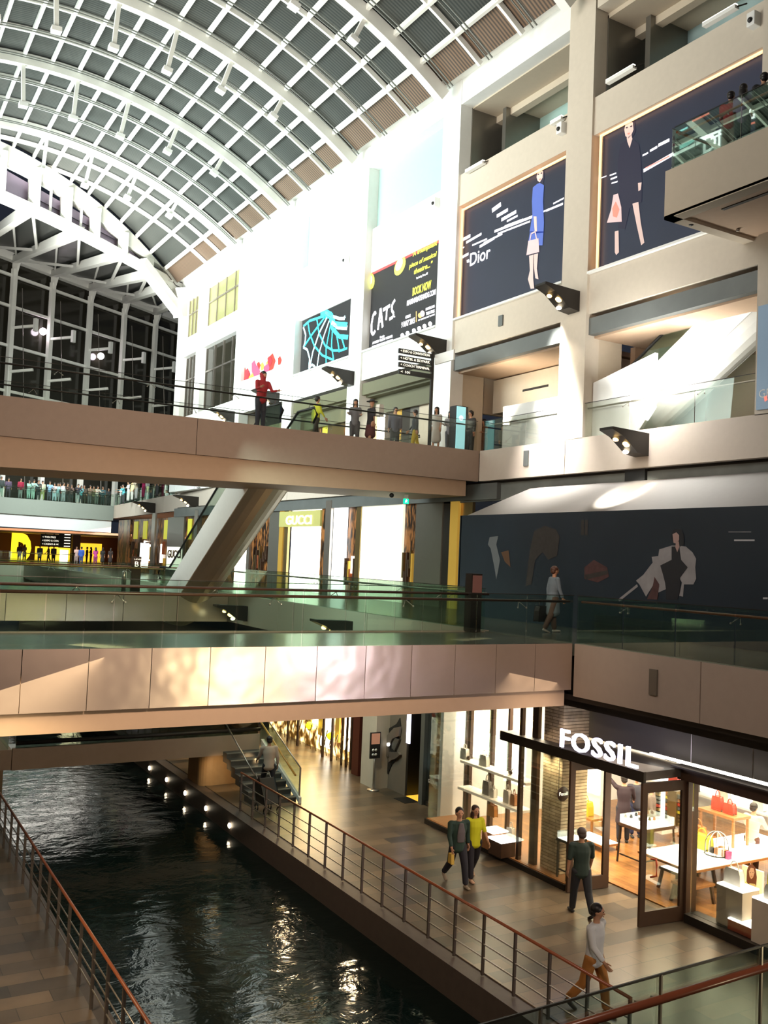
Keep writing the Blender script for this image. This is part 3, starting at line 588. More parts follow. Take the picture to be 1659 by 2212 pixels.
for i in range(7):
    y = sy0+(sy1-sy0)*i/7; box('step', mat('dark_grey_step', (.07, .07, .065), .4), 10.75, 12.1, y, y+(sy1-sy0)/7+.3, zt_*i/7-.0, zt_*(i+1)/7, t); box('step_nosing', mat('pale_nosing', (.25, .24, .2), .5), 10.75, 12.1, y-.012, y+.05, zt_*(i+1)/7-.025, zt_*(i+1)/7+.004, t)
MB().prism([(12.1, sy0-.2, 0), (12.1, sy1+.2, 1.1), (12.1, sy1+.2, 1.3), (12.1, sy0-.2, .16)], (.08, 0, 0)).build('stringer', 'white', t)
MB().prism([(12.14, sy0-.1, .1), (12.14, sy1+.4, 1.2), (12.14, sy1+.4, 2.15), (12.14, sy0-.1, 1.0)], (.018, 0, 0)).build('glass_panel', 'glas', t)
MB().beam((12.15, sy0-.1, 0), (12.15, sy0-.1, 1.0), .04, .04, (0, 1, 0)).build('end_post', 'steel', t)
MB().tube([(12.15, sy0-.1, 1.0), (12.15, sy1+.4, 2.17)], .02, 8).build('top_trim', 'steel', t)
MB().tube([(12.02, sy0-.05, .78), (12.02, sy1+.4, 1.98)], .028, 10).build('handrail', mat('brass_colored_wood', (.55, .28, .05), .3), t)
MB().tube([(10.8, sy0+.1, .85), (10.8, sy1, 1.9)], .022, 8).build('handrail', 'steel', t)

# ================================================================== escalators
def escalator(label, x0, x1, yf, zf, yt, zt2, depth, wall, skirtm, handh=.95, side=-1):
    """foot (yf, zf) up to top (yt, zt2)"""
    t = thing('escalator', label, 'escalator', ((x0+x1)/2, yf, zf)); s = 1 if yt > yf else -1
    n = Vector((0, -(zt2-zf), (yt-yf))) if False else None
    A = [(yf-s*1.2, zf), (yf, zf), (yt, zt2), (yt+s*1.2, zt2)]
    top = [(y, z+.16) for y, z in A]; bot = [(y, z-depth) for y, z in A[::-1]]
    for xx, nm in ((x0, 'side_cladding'), (x1-.05, 'side_cladding')):
        MB().prism([(xx, y, z) for y, z in top+bot], (.05, 0, 0)).build(nm, skirtm, t)
    und = MB(); B = [(y, z-depth) for y, z in A]
    for (ya, za), (yb, zb) in zip(B[:-1], B[1:]):
        for i in range(6):        # gently bowed underside
            u0, u1 = i/6, (i+1)/6; w0, w1 = .28*sin(pi*u0), .28*sin(pi*u1)
            X0, X1 = x0+.03+(x1-x0-.06)*u0, x0+.03+(x1-x0-.06)*u1
            und.add([(X0, ya, za-w0), (X1, ya, za-w1), (X1, yb, zb-w1), (X0, yb, zb-w0)], [(0, 1, 2, 3)], True)
    und.build('underside', wall, t)
    st = MB(); N = int(abs(yt-yf)/.4)
    for i in range(N): y = yf+(yt-yf)*i/N; z = zf+(zt2-zf)*(i+1)/N; st.box(x0+.25, x1-.25, min(y, y+s*.42), max(y, y+s*.42), z-.25, z)
    st.build('moving_steps', 'post', t)
    for xx in (x0+.12, x1-.14):
        g = [(y, z+.16) for y, z in A]+[(y, z+handh-.03) for y, z in A[::-1]]
        MB().prism([(xx, y, z) for y, z in g], (.015, 0, 0)).build('glass_side', 'glas', t)
        MB().tube([(xx, A[0][0], A[0][1]+.45), (xx, A[0][0]-s*.25, A[0][1]+.7), (xx, A[0][0], A[0][1]+handh)]+[(xx, y, z+handh) for y, z in A[1:]]+[(xx, A[3][0]+s*.25, A[3][1]+.7), (xx, A[3][0], A[3][1]+.45)], .04, 8).build('handrail', 'black', t)
    return t
sat = mat('satin_steel_underside', (.52, .47, .38), .32, .75, bump=.25, bscale=.8)
escalator('broad white escalator slanting up from the second bridge to the upper bridge', 11.8, 13.25, 37.6, 5.5, 28.4, 11.0, 1.15, sat, 'steelwhite', .95)
escalator('brightly lit white escalator behind the upper gallery glass at the right', 20.4, 21.9, 22.9, 11.0, 14.0, 16.5, 1.05, 'steelwhite', 'white', .95)
t = thing('escalator_parapet', 'glaring white parapet panel at the foot of the right-hand escalator', 'parapet', (19.4, 23, 11)); box('parapet_panel', 'white', 19.35, 19.5, 22.22, 25.4, 11.0, 12.5, t); MB().prism([(19.35, 21.03, 11.0), (19.35, 19.2, 11.0), (19.35, 18.6, 11.7), (19.35, 18.6, 13.2), (19.35, 21.03, 12.7)], (.12, 0, 0)).build('parapet_panel', 'white', t)
# ================================================================== posters on the facade
def ptext(body, m, x0, y0, x1, hpx, v, parent, name='lettering', bold=0., shear=0.):
    p = at(x0, y0, 'X', v); q = at(x1, y0, 'X', v); h = at(x0, y0-hpx, 'X', v).z-p.z
    return text(name, body, m, p, h, AX_WALL, abs(q.y-p.y), .004, parent, bold, shear=shear)
def strip(pts, w, m, v, parent, name='printed_line'):
    P = [at(x, y, 'X', v) for x, y in pts]; mb = MB()
    for a, b in zip(P[:-1], P[1:]):
        d = (b-a).normalized(); n_ = Vector((0, -d.z, d.y))*w/2; mb.poly([a-n_, b-n_, b+n_, a+n_])
    return mb.build(name, m, parent)
PX = 19.34
navy = mat('dark_blue_backlit_print', (.006, .008, .018), .4, emit=(.10, .13, .26), es=.13, noise=.5, nscale=.7)
wh = glow('printed_white_light', (.95, .93, 1), 1.3); skinp = glow('printed_skin_tone', (.62, .46, .42), .45); coat1 = glow('printed_blue_coat', (.07, .12, .42), .5); coat2 = glow('printed_dark_coat', (.012, .012, .035), .3)
redl = glow('printed_red_light', (.8, .2, .15), .8); cyanl = glow('printed_cyan_light', (.35, .75, .8), .9); pk = glow('printed_pale_pink', (.6, .42, .42), .6)
def z2(l): return [(830+x/2, y/2) for x, y in l]
def z5(l): return [(960+x/2.373, 500+y/2.373) for x, y in l]
# blue coat poster
t = thing('poster', 'large dark backlit fashion poster with a woman in a blue coat and streaks of light', 'poster', (PX, 25.2, 16))
box('poster_board', navy, PX, PX+.1, 22.25, 28.12, 16.05, 20.12, t)
v = PX-.012
decal('printed_hair', z2([(655, 765), (658, 735), (672, 720), (688, 728), (692, 760), (686, 795), (676, 790), (660, 775)]), coat2, 'X', v, t)
decal('printed_face', z2([(658, 765), (664, 735), (676, 727), (686, 742), (684, 768), (672, 788), (662, 780)]), skinp, 'X', v-.006, t)
decal('printed_coat', z2([(660, 795), (642, 810), (638, 870), (640, 930), (628, 1000), (640, 1010), (688, 1005), (690, 960), (686, 870), (690, 800), (672, 790)])[:], coat1, 'X', v-.006, t)
decal('printed_coat', [(1145, 500), (1174, 500), (1172, 530), (1140, 530)], coat1, 'X', v-.006, t)
decal('printed_hand', z2([(645, 935), (658, 935), (660, 1000), (650, 1000)]), skinp, 'X', v-.012, t)
decal('printed_bag', z5([(430, 48), (482, 35), (486, 105), (420, 122)]), pk, 'X', v-.018, t)
strip(z5([(438, 45), (445, 10), (465, 2), (472, 38)]), .05, pk, v-.018, t, 'printed_bag_handle')
decal('printed_leg', z5([(434, 125), (456, 118), (455, 240), (460, 292), (442, 294), (428, 245), (438, 200)]), skinp, 'X', v-.012, t)
decal('printed_leg', z5([(458, 118), (480, 112), (474, 190), (482, 245), (466, 240), (460, 190)]), skinp, 'X', v-.012, t)
rs = random.Random(3)
for a, b, w in [((1063, 455), (1082, 441), .16), ((1073, 467), (1097, 453), .12), ((1083, 475), (1115, 457), .12), ((1095, 478), (1118, 466), .07), ((1001, 517), (1016, 509), .12), ((1007, 524), (1040, 505), .09), ((985, 540), (1003, 534), .05), ((984, 564), (1012, 548), .1), ((1036, 533), (1068, 514), .1), ((1045, 525), (1085, 505), .07), ((1020, 530), (1052, 516), .06), ((1068, 500), (1150, 468), .09), ((1075, 505), (1145, 478), .06), ((1150, 468), (1185, 452), .05), ((1180, 455), (1216, 440), .07), ((1195, 440), (1218, 428), .05), ((1090, 490), (1130, 475), .1)]:
    strip([a, b], w, wh, v, t, 'printed_light_streak')
ptext('Dior', wh, 1015, 575, 1058, 27, v-.006, t, 'lettering', .01); decal('printed_dot', [(1008, 562), (1013, 560), (1014, 566), (1009, 568)], wh, 'X', v-.006, t)
# dark coat poster
t = thing('poster', 'large dark backlit fashion poster with a woman in a black coat holding a bag', 'poster', (PX, 18, 16))
box('poster_board', navy, PX, PX+.1, 15.0, 20.9, 16.05, 20.2, t)
decal('printed_hair', z2([(1030, 560), (1040, 522), (1062, 508), (1082, 525), (1086, 565), (1080, 580), (1066, 600), (1040, 590)]), coat2, 'X', v, t)
decal('printed_face', z2([(1037, 560), (1045, 528), (1060, 517), (1074, 530), (1077, 560), (1068, 582), (1056, 598), (1042, 588)]), skinp, 'X', v-.006, t)
decal('printed_neck', z2([(1047, 594), (1068, 582), (1072, 600), (1060, 640), (1050, 612)]), skinp, 'X', v-.006, t)
decal('printed_coat', z2([(1050, 605), (1020, 622), (1008, 700), (1012, 790), (1022, 880), (1010, 985), (1040, 990), (1060, 900), (1112, 872), (1114, 790), (1108, 680), (1100, 622), (1072, 600), (1060, 642)]), coat2, 'X', v, t)
decal('printed_hand', z2([(1096, 790), (1112, 788), (1108, 820), (1098, 826)]), skinp, 'X', v-.006, t)
decal('printed_leg', [(1366, 440), (1379, 436), (1384, 480), (1392, 524), (1385, 530), (1376, 490)], skinp, 'X', v-.006, t)
decal('printed_leg', [(1328, 500), (1336, 498), (1337, 545), (1331, 551), (1328, 545)], skinp, 'X', v-.006, t)
decal('printed_bag', z2([(990, 842), (1010, 836), (1024, 895), (1026, 958), (962, 962), (980, 905)]), pk, 'X', v-.012, t)
decal('printed_bag_flower', z2([(985, 900), (1000, 870), (1016, 905), (1005, 940), (988, 935)]), redl, 'X', v-.018, t)
for a, b, w, m in [((1295, 386), (1310, 380), .03, wh), ((1317, 379), (1331, 374), .04, wh), ((1319, 387), (1333, 382), .05, wh), ((1321, 396), (1334, 392), .04, wh), ((1388, 336), (1400, 330), .05, wh), ((1404, 326), (1420, 317), .07, wh), ((1422, 314), (1446, 302), .09, wh), ((1390, 369), (1455, 332), .10, wh), ((1394, 364), (1446, 337), .05, redl), ((1465, 285), (1485, 275), .05, cyanl), ((1468, 318), (1500, 303), .12, cyanl), ((1455, 335), (1520, 303), .09, wh), ((1500, 305), (1560, 280), .07, wh), ((1495, 262), (1532, 244), .05, redl), ((1535, 300), (1560, 288), .06, wh), ((1608, 245), (1648, 226), .09, wh), ((1610, 258), (1645, 243), .12, wh), ((1614, 270), (1648, 258), .05, redl), ((1590, 248), (1610, 240), .05, wh)]:
    strip([a, b], w, m, v, t, 'printed_light_streak')
ptext('Dior', wh, 1519, 332, 1600, 34, v-.006, t, 'lettering', .01)
for (y0, y1, zt_, l) in ((22.25, 28.12, 20.14, 'thin warm cove light along the top and left edges of the blue coat poster'), (15.0, 20.9, 20.22, 'thin warm cove light along the top and left edges of the black coat poster')):
    t = thing('cove_light', l, 'light', (19.3, y1, zt_)); cv = glow('warm_cove_glow', (1, .55, .25), 2.2); box('top_strip', cv, 19.2, 19.26, y0, y1, zt_-.05, zt_, t); box('side_strip', cv, 19.2, 19.26, y1-.03, y1+.02, 16.1, zt_, t)
t = thing('poster', 'narrow blue-grey board on the column at the right edge', 'poster', (18.98, 14.4, 11.2)); box('poster_board', glow('blue_grey_backlit', (.12, .17, .22), .9), 18.95, 18.99, 13.9, 14.92, 11.12, 13.65, t); text('lettering', 'GP', 'white', (18.94, 14.85, 11.4), .2, AX_WALL, None, .003, t); decal('printed_mark', [(1650, 858), (1656, 854), (1658, 864), (1652, 868)], redl, 'X', 18.93, t)
for k, l in enumerate(([(1043, 550), (1052, 547), (1052, 553), (1044, 555)], [(1062, 545), (1071, 541), (1071, 547), (1063, 550)], [(1050, 576), (1062, 572), (1060, 580), (1053, 582)])): decal('printed_face_feature', z2(l), redl if k == 2 else coat2, 'X', v-.012, t)
t = bpy.data.objects['poster']
for k, l in enumerate(([(662, 752), (669, 749), (669, 754), (663, 757)], [(675, 747), (682, 744), (682, 749), (676, 752)], [(668, 774), (677, 770), (675, 777), (670, 779)])): decal('printed_face_feature', z2(l), redl if k == 2 else coat2, 'X', v-.018, t)
# show poster
t = thing('poster', 'black backlit show poster with two yellow ovals and white hand-drawn lettering', 'poster', (PX, 32, 16))
box('poster_board', mat('black_backlit_print', (.006, .006, .007), .4, emit=(.1, .1, .12), es=.1), PX, PX+.1, 29.35, 35.0, 15.95, 19.38, t)
box('poster_top_band', glow('printed_red_band', (.7, .05, .05), .8), PX-.01, PX+.1, 29.35, 35.0, 19.38, 19.46, t)
def z6(l): return [(760+x/7.9, 480+y/7.9) for x, y in l]
def oval(cx_, cy_, rx, ry, a, n=16): return [(cx_+rx*cos(q)*cos(a)-ry*sin(q)*sin(a), cy_+rx*cos(q)*sin(a)+ry*sin(q)*cos(a)) for q in [2*pi*i/n for i in range(n)]]
yl = glow('printed_yellow', (.85, .85, .08), 1.0); yl2 = glow('printed_pale_yellow', (.9, .88, .6), 1.0)
for cx_, cy_, rx, ry, a in ((318, 1008, 70, 142, .05), (820, 748, 80, 172, .38)):
    decal('printed_oval', z6(oval(cx_, cy_, rx, ry, a)), yl, 'X', v, t); decal('printed_oval_highlight', z6(oval(cx_-14, cy_-25, rx*.62, ry*.66, a)), yl2, 'X', v-.006, t)
for l, w in (([(408, 1575), (395, 1530), (360, 1600), (335, 1750), (335, 1880), (365, 1915), (400, 1850)], .14), ([(445, 1835), (470, 1640), (490, 1470), (510, 1640), (525, 1795)], .14), ([(460, 1700), (515, 1680)], .1), ([(530, 1500), (655, 1420)], .15), ([(600, 1460), (585, 1670)], .12), ([(738, 1325), (690, 1400), (680, 1500), (715, 1560), (700, 1620), (640, 1655)], .13)):
    strip(z6(l), w, wh, v, t, 'lettering_stroke')
decal('lettering_stroke', z6(oval(728, 1612, 10, 16, 0, 8)), wh, 'X', v, t)
for s_, x0, y0, x1, h in (('"A triumphant', 1030, 590, 1450, 80), ('piece of musical', 975, 790, 1440, 75), ('theatre..."', 1060, 890, 1370, 85)):
    p = z6([(x0, y0), (x1, y0)]); ptext(s_, yl, p[0][0], p[0][1], p[1][0], h/7.9, v, t, 'lettering', .02, .25)
for s_, x0, y0, x1, h, m, bo in (('The Sunday Times, UK', 1098, 975, 1295, 35, wh, .01), ('BOOK NOW', 1035, 1255, 1345, 130, yl, .03), ('MARINABAYSANDS.COM', 940, 1425, 1420, 85, wh, .03), ('OPENS', 915, 1650, 1000, 50, wh, .02), ('9 MAY 2015', 845, 1800, 1070, 90, wh, .03), ('MASTERCARD', 1262, 1510, 1410, 45, wh, .0), ('THEATRES', 1265, 1590, 1410, 50, wh, .01), ('AT MARINA BAY SANDS', 1130, 1690, 1410, 26, wh, .01), ('Music by', 480, 1985, 555, 40, wh, .01), ('ANDREW LLOYD WEBBER', 350, 2085, 690, 40, wh, .02), ('BASED ON THE BOOK OF POEMS', 345, 2150, 690, 35, wh, .01)):
    p = z6([(x0, y0), (x1, y0)]); ptext(s_, m, p[0][0], p[0][1], p[1][0], h/7.9, v, t, 'lettering', bo)
for cx_ in (862, 950, 1060, 1150, 1240, 1335): decal('printed_emblem', z6(oval(cx_, 1960-(cx_-862)*.42-25, 34, 42, 0, 9)), wh, 'X', v, t)
decal('printed_emblem', z6(oval(1165, 1590, 36, 45, 0, 12)), glow('printed_orange', (.8, .4, .12), .9), 'X', v, t); decal('printed_emblem', z6(oval(1205, 1560, 40, 55, 0, 12)), pk, 'X', v-.006, t); strip(z6([(1100, 1520), (1100, 1700)]), .05, glow('printed_orange', (.8, .4, .12), .9), v, t)
for cx_, cy_ in ((400, 690), (640, 590), (880, 430), (960, 400), (1080, 320), (1230, 250), (1305, 200), (1420, 120)): strip(z6([(cx_, cy_-35), (cx_, cy_+30)]), .07, 'brass', PX, t, 'poster_top_clip')
# blue-lined poster
t = thing('poster', 'dark poster drawn over with glowing cyan net lines', 'poster', (PX, 39, 15))
box('poster_board', mat('black_backlit_print', (0, 0, 0)), PX, PX+.1, 36.35, 41.9, 15.97, 18.75, t)
def z4(l): return [(500+x/2.9625, 450+y/2.9625) for x, y in l]
cy1 = glow('printed_cyan_line', (.03, .75, .9), 1.4); cy2 = glow('printed_pale_cyan_line', (.55, .92, 1), 1.6)
for l, w, m in (([(460, 755), (500, 720), (560, 700), (590, 690)], .12, cy1), ([(490, 735), (500, 800), (530, 880), (580, 940), (650, 970)], .1, cy1), ([(460, 760), (475, 810), (470, 860), (460, 890), (485, 905), (500, 960), (495, 1025), (515, 1000), (530, 1010), (545, 1035)], .11, cy2), ([(545, 700), (560, 800), (600, 880), (650, 910), (700, 910), (740, 895)], .1, cy1), ([(460, 890), (520, 800), (580, 720), (600, 690)], .11, cy1), ([(500, 1020), (520, 920), (560, 800), (610, 700)], .11, cy2), ([(545, 1030), (560, 930), (590, 820), (625, 720)], .09, cy2), ([(605, 1005), (605, 900), (625, 790), (640, 720)], .09, cy1), ([(655, 980), (640, 880), (645, 790), (650, 740)], .09, cy1), ([(690, 920), (680, 850), (670, 800), (665, 760)], .09, cy1), ([(725, 900), (712, 850), (700, 820)], .09, cy1), ([(570, 680), (600, 660), (640, 680), (660, 740), (740, 745)], .22, cy1), ([(590, 690), (630, 690), (645, 770), (690, 820), (745, 825)], .2, cy1), ([(600, 665), (640, 690), (690, 705), (725, 705), (722, 690)], .14, cy2), ([(640, 730), (680, 760), (740, 765)], .2, cy2)):
    strip(z4(l), w, m, v, t)
# red festive poster
t = thing('poster', 'white poster with red and yellow festive figures behind the person in the red hooded top', 'poster', (PX-.1, 46, 15))
box('poster_board', glow('white_backlit_print', (1, .98, .95), .3), PX-.1, PX-.05, 43.2, 48.85, 15.97, 19.9, t)
rs = random.Random(5)
for i in range(46):
    x = 70+rs.random()*245; base = 1215-(x-70)*.33; y = base-rs.random()**1.4*190; r = 13+rs.random()*26
    decal('printed_figure', z4([(x-r*.4, y+r*1.4), (x+r*.3, y+r*1.2), (x+r*.7, y-r*.2), (x+r*.2, y-r*1.5), (x-r*.5, y-r*.7)]), rs.choice([glow('printed_deep_red', (.35, .03, .02), .35), glow('printed_crimson', (.30, .02, .03), .35), glow('printed_deep_red', (0, 0, 0), 1), glow('printed_ochre', (.5, .3, .05), .5), glow('printed_crimson', (0, 0, 0), 1), glow('printed_dark_pink', (.5, .06, .12), .4)]), 'X', PX-.115-i*.0006, t)
# -------------------------------------------------- wedge lamps on the fascias
def wedge(x_, y_, px, plane, label, L=1.35, up=0, group=None):
    p = at(px, y_, 'X', plane)
    t = thing('wedge_lamp', label, 'wall lamp', p, group)
    h, w = .62*L/1.35, .5*L/1.35
    A = lambda yy: [(p.x, yy, p.z), (p.x-L, yy, p.z+.05), (p.x-L, yy, p.z-.02), (p.x-L*.72, yy, p.z-.16), (p.x-L*.3, yy, p.z-h*.92), (p.x, yy, p.z-h)]
    MB().prism(A(p.y-w/2), (0, w, 0)).build('lamp_body', 'dark', t)
    for k, (dx, dz) in enumerate(((.66, .30), (.52, .42), (.38, .52), (.55, .40))):
        q = Vector((p.x-L*dx, p.y+(-.12 if k % 2 else .1)*L/1.35, p.z-(.16+(.72-dx)*h*1.75)*1.0-.0))
        MB().ell(q, (.085, .085, .06), 10, 6).build('lamp_bulb', 'warmlens' if k != 2 else 'lens', t)
    return p
wedge(0, 633, 1241, 19.0, 'wedge-shaped black wall lamp on the tall cream column below the fashion posters')
pL = wedge(0, 938, 1388, 19.0, 'largest wedge-shaped black lamp, on the upper fascia beneath the bright escalator')
wedge(0, 737, 957, 19.0, 'wedge-shaped black lamp just right above the hanging direction sign')
wedge(0, 804, 760, 19.0, 'wedge-shaped black lamp under the blue-lined poster')
wedge(0, 850, 600, 19.08, 'small wedge-shaped lamp right of the person in the red hooded top')
wedge(0, 890, 504, 19.0, 'small wedge-shaped lamp low on the white wall left of the red poster')
wedge(0, 1087, 333, 20.4, 'wedge-shaped lamp at the far left end of the white upper fascia', 1.6)
wedge(0, 1074, 427, 19.5, 'wedge-shaped lamp on the white upper fascia beside the escalator top', 1.5)
wedge(0, 1309, 531, 13.88, 'wedge-shaped dark lamp on the lower fascia just right of the escalator foot', 1.25)
wedge(0, 1341, 755, 13.88, 'wedge-shaped dark lamp on the lower fascia, seen through the near bridge glass', 1.25)
spot('wedge_lamp_beam', pL+Vector((-.7, 0, -.6)), pL+Vector((.1, -.3, -3)), 80, 30, (1, .8, .55)); 
q = at(1230, 640, 'X', 19); spot('wedge_lamp_beam', q+Vector((-.8, 0, -.7)), q+Vector((.1, 0, -4)), 70, 110, (1, .88, .7))
for k, (x, y) in enumerate(((910, 737), (725, 805))): q = at(x+40, y, 'X', 19); spot('wedge_lamp_beam', q+Vector((-.8, 0, -.7)), q+Vector((.1, 0, -4)), 80, 120, (1, .92, .8))
# small wall fittings
def onwall(name, m, x0, x1, y0, y1, plane, d, label, cat):
    a = at(x0, y1, 'X', plane); b = at(x1, y0, 'X', plane); o = box(name, m, plane-d, plane, b.y, a.y, a.z, b.z, None, 0); return tag(o, label, cat)
onwall('wall_speaker', 'grey', 1078, 1088, 680, 706, 19.08, .05, 'flat grey speaker on the spandrel under the blue coat poster', 'speaker')
onwall('wall_speaker', 'grey', 1132, 1143, 973, 1007, 19.0, .04, 'flat grey speaker on the upper fascia left of the large wedge lamp', 'speaker')
onwall('wall_speaker', 'greymetal', 1404, 1422, 1447, 1500, 13.88, .04, 'flat grey speaker on the lower fascia above the shop canopy', 'speaker')
for k, (a, b) in enumerate((((1008, 372), (1046, 345)), ((1192, 268), (1216, 252)), ((1312, 179), (1371, 146)), ((1521, 56), (1592, 16)))):
    p, q = at(*a, 'X', 18.95), at(*b, 'X', 18.95); q.z = p.z
    t = thing('batten_light', ['short white batten light on the parapet over the blue coat poster, left one', 'short white batten light on the parapet over the blue coat poster, right one', 'white batten light on the parapet over the black coat poster, left one', 'white batten light on the parapet over the black coat poster, right one'][k], 'light', p)
    MB().beam(p, q, .16, .1).build('light_body', 'white', t); MB().beam(p+Vector((-.02, 0, .06)), q+Vector((-.02, 0, .06)), .1, .03).build('diffuser', 'wglow', t); MB().beam(q, q+Vector((.25, -.1, .12)), .03, .03).build('arm', 'dark', t)
for k, (x, y) in enumerate(((1215, 280), (1630, 46), (943, 440), (749, 563))):
    p = at(x, y, 'X', 19.0 if k < 2 else 19.2); t = thing('security_camera', ['white security camera beside the cream column above the blue coat poster', 'white security camera near the top right corner of the facade', 'small dark security camera high on the wall over the show poster', 'small dark security camera high on the wall over the blue-lined poster'][k], 'camera', p)
    MB().box(p.x-.16, p.x+.1, p.y-.12, p.y+.12, p.z-.16, p.z+.2).build('camera_housing', 'white', t, .02); MB().ell((p.x-.17, p.y, p.z-.02), (.06, .07, .07)).build('camera_lens', 'black', t)

# ================================================================== direction signs and kiosks
t = thing('direction_sign', 'dark direction sign of four stacked boards on a tall pole at the upper bridge', 'sign', (17, 27.5, 11))
Yp = 27.4; p = at(934, 790, 'Y', Yp)
MB().beam((p.x, Yp, 11), (p.x, Yp, at(934, 760, 'Y', Yp).z), .09, .09, (0, 1, 0)).build('pole', 'dark', t)
for k, (s_, yy) in enumerate((('\u2190 EXPO & CONVENTION', 776), ('\u2199 HOTEL & SKYPARK', 791), ('\u2199 COACH TERMINAL', 805), ('\u2190 101', 820))):
    a = at(861, yy-11, 'Y', Yp); b = at(934, yy, 'Y', Yp); o = box('sign_board', 'black', a.x, b.x-.06, Yp-.04, Yp+.04, b.z+.02-.0, b.z+.18, t)
    s2 = s_.replace('\u2190', '<').replace('\u2199', '<')
    text('lettering', s2, glow('sign_letter_white', (1, .93, .75), 1.5), (a.x+.05, Yp-.05, b.z+.06), .085, AX_FRONT, min(b.x-a.x-.2, .075*len(s2)), .003, o)
a = at(940, 783, 'Y', Yp); b = at(985, 768, 'Y', Yp)
o = box('side_board', 'white', p.x+.06, p.x+.12, Yp-1.2, Yp-.05, a.z-.1, a.z+.25, t)
# teal kiosk on the upper bridge corner
t = thing('information_kiosk', 'glowing teal information kiosk on the upper bridge by the right corner', 'kiosk', (17.9, 26.7, 11))
a = at(983, 965, 'Y', 26.6); b = at(1006, 880, 'Y', 26.6)
o = box('kiosk_body', 'black', a.x, b.x+.12, 26.62, 27.0, 11, b.z+.03, t); box('lit_screen', glow('teal_screen', (.28, .6, .64), .95), a.x+.02, b.x, 26.58, 26.62, 11.06, b.z, t)
MB().lathe([(.09, 0), (.09, .01)], (0, 0, 0), 14).xform(Matrix.Translation(((a.x+b.x)/2, 26.575, b.z-.4)) @ Matrix.Rotation(pi/2, 4, 'X')).build('screen_disc', glow('pale_disc', (.7, .95, 1), 1.5), t)
# dark totem at the end of the near bridge
a = at(1016, 1366, 'Z', 5.5); b = at(1042, 1240, 'Y', a.y)
t = thing('directory_totem', 'dark freestanding directory totem with a framed picture at the near bridge corner', 'totem', (a.x, a.y, 5.5))
box('totem_body', 'dark', a.x, b.x+.02, a.y+.02, a.y+.28, 5.5, b.z, t); box('totem_panel', mat('reddish_dark_print', (.12, .06, .05), .3, emit=(.3, .12, .1), es=.12), a.x+.03, b.x-.0, a.y, a.y+.02, 6.45, b.z-.04, t)
a = at(282, 1285, 'Y', 36.3); b = at(306, 1203, 'Y', 36.3)
t = thing('level_sign', 'dark totem with the level number on the second bridge', 'sign', (a.x, 36.4, 5.5))
o = box('totem_body', 'darkwood', a.x, b.x, 36.3, 36.45, 5.5, b.z, t); text('lettering', 'B1', glow('sign_letter_white', (0, 0, 0), 1), (a.x+.1, 36.29, b.z-.38), .2, AX_FRONT, .25, .003, o); text('lettering', 'LEVEL', glow('sign_letter_white', (0, 0, 0), 1), (a.x+.08, 36.29, b.z-.12), .045, AX_FRONT, .3, .003, o)
a = at(268, 1276, 'Z', 5.5); a = at(268, 1276, 'Y', 36.4); tag(MB().lathe([(.09, 0), (.09, .75), (.07, .8)], (a.x, 36.5, 5.5), 14).build('bollard', 'steel'), 'short shiny steel bollard beside the level number totem', 'bollard')
# exit sign and dome camera under the upper bridge
p = at(877, 1083, 'Y', 27.5); t = thing('exit_sign', 'small green running-man exit sign hanging under the upper bridge', 'sign', p)
o = box('sign_body', glow('green_exit_sign', (.0, .8, .42), 1.3), p.x-.1, p.x+.1, 27.48, 27.52, p.z-.09, p.z+.09, t); box('hanger', 'white', p.x-.08, p.x+.08, 27.49, 27.51, p.z+.09, 9.5, t)
MB().poly([(p.x-.05, 27.475, p.z-.06), (p.x+.0, 27.475, p.z-.01), (p.x+.04, 27.475, p.z-.06), (p.x+.02, 27.475, p.z+.02), (p.x+.05, 27.475, p.z+.02), (p.x, 27.475, p.z+.07), (p.x-.04, 27.475, p.z+.02)]).build('running_figure', 'wglow2', o)
p = at(846, 1068, 'Z', 9.5); p = at(846, 1070, 'Y', 26.9); tag(MB().ell(p, (.08, .08, .08)).build('dome_camera', 'black'), 'black dome camera under the upper bridge, left of the exit sign', 'camera')

# ================================================================== lower gallery: mural hoarding and boutique
MXp = 17.6
t = thing('mural_hoarding', 'long dark blue hoarding with a faded picture of a seated woman in white sleeves', 'hoarding', (MXp, 18, 5.5))
mz = at(990, 1114, 'X', MXp).z
box('hoarding_board', mat('dark_blue_mural', (.012, .020, .032), .45, noise=.35, nscale=.5), MXp, MXp+.15, 8, 25.15, 5.5, mz, t)
MB().prism([(MXp, 8, mz), (MXp, 24.8, mz), (MXp+1.55, 23.6, 9.62), (MXp+1.55, 8, 9.62)], (.05, 0, .02)).build('sloping_head', mat('off_white_board', (.27, .25, .235), .7), t)
box('hoarding_return', mat('dark_blue_mural', (0, 0, 0)), MXp, 19.3, 25.1, 25.2, 5.5, mz, t)
box('ceiling_strip', mat('blotched_concrete', (.16, .17, .155), .7, noise=.4, nscale=1.2), 19.3, 19.4, 8, 30, 9.3, 9.9, t); a = at(1352, 1040, 'X', 19.25); b = at(1396, 1012, 'X', 19.25); box('dark_notch', 'black', 19.2, 19.3, b.y, a.y, a.z-.1, b.z, t)
def m8(l): return [(980+x/2.443, 980+y/2.443) for x, y in l]
vv = MXp-.01; slv = mat('mural_sleeve_grey', (.26, .25, .26), .6, noise=.35, nscale=3); dk = mat('mural_black', (.012, .012, .016), .6); fs = mat('mural_face', (.36, .24, .22), .6); rd = mat('mural_maroon', (.07, .03, .03), .6, noise=.5); hs = mat('mural_dark_brown', (.032, .028, .026), .6, noise=.5)  # flat print colours; dark brown serves the horse, saddle stripe and window
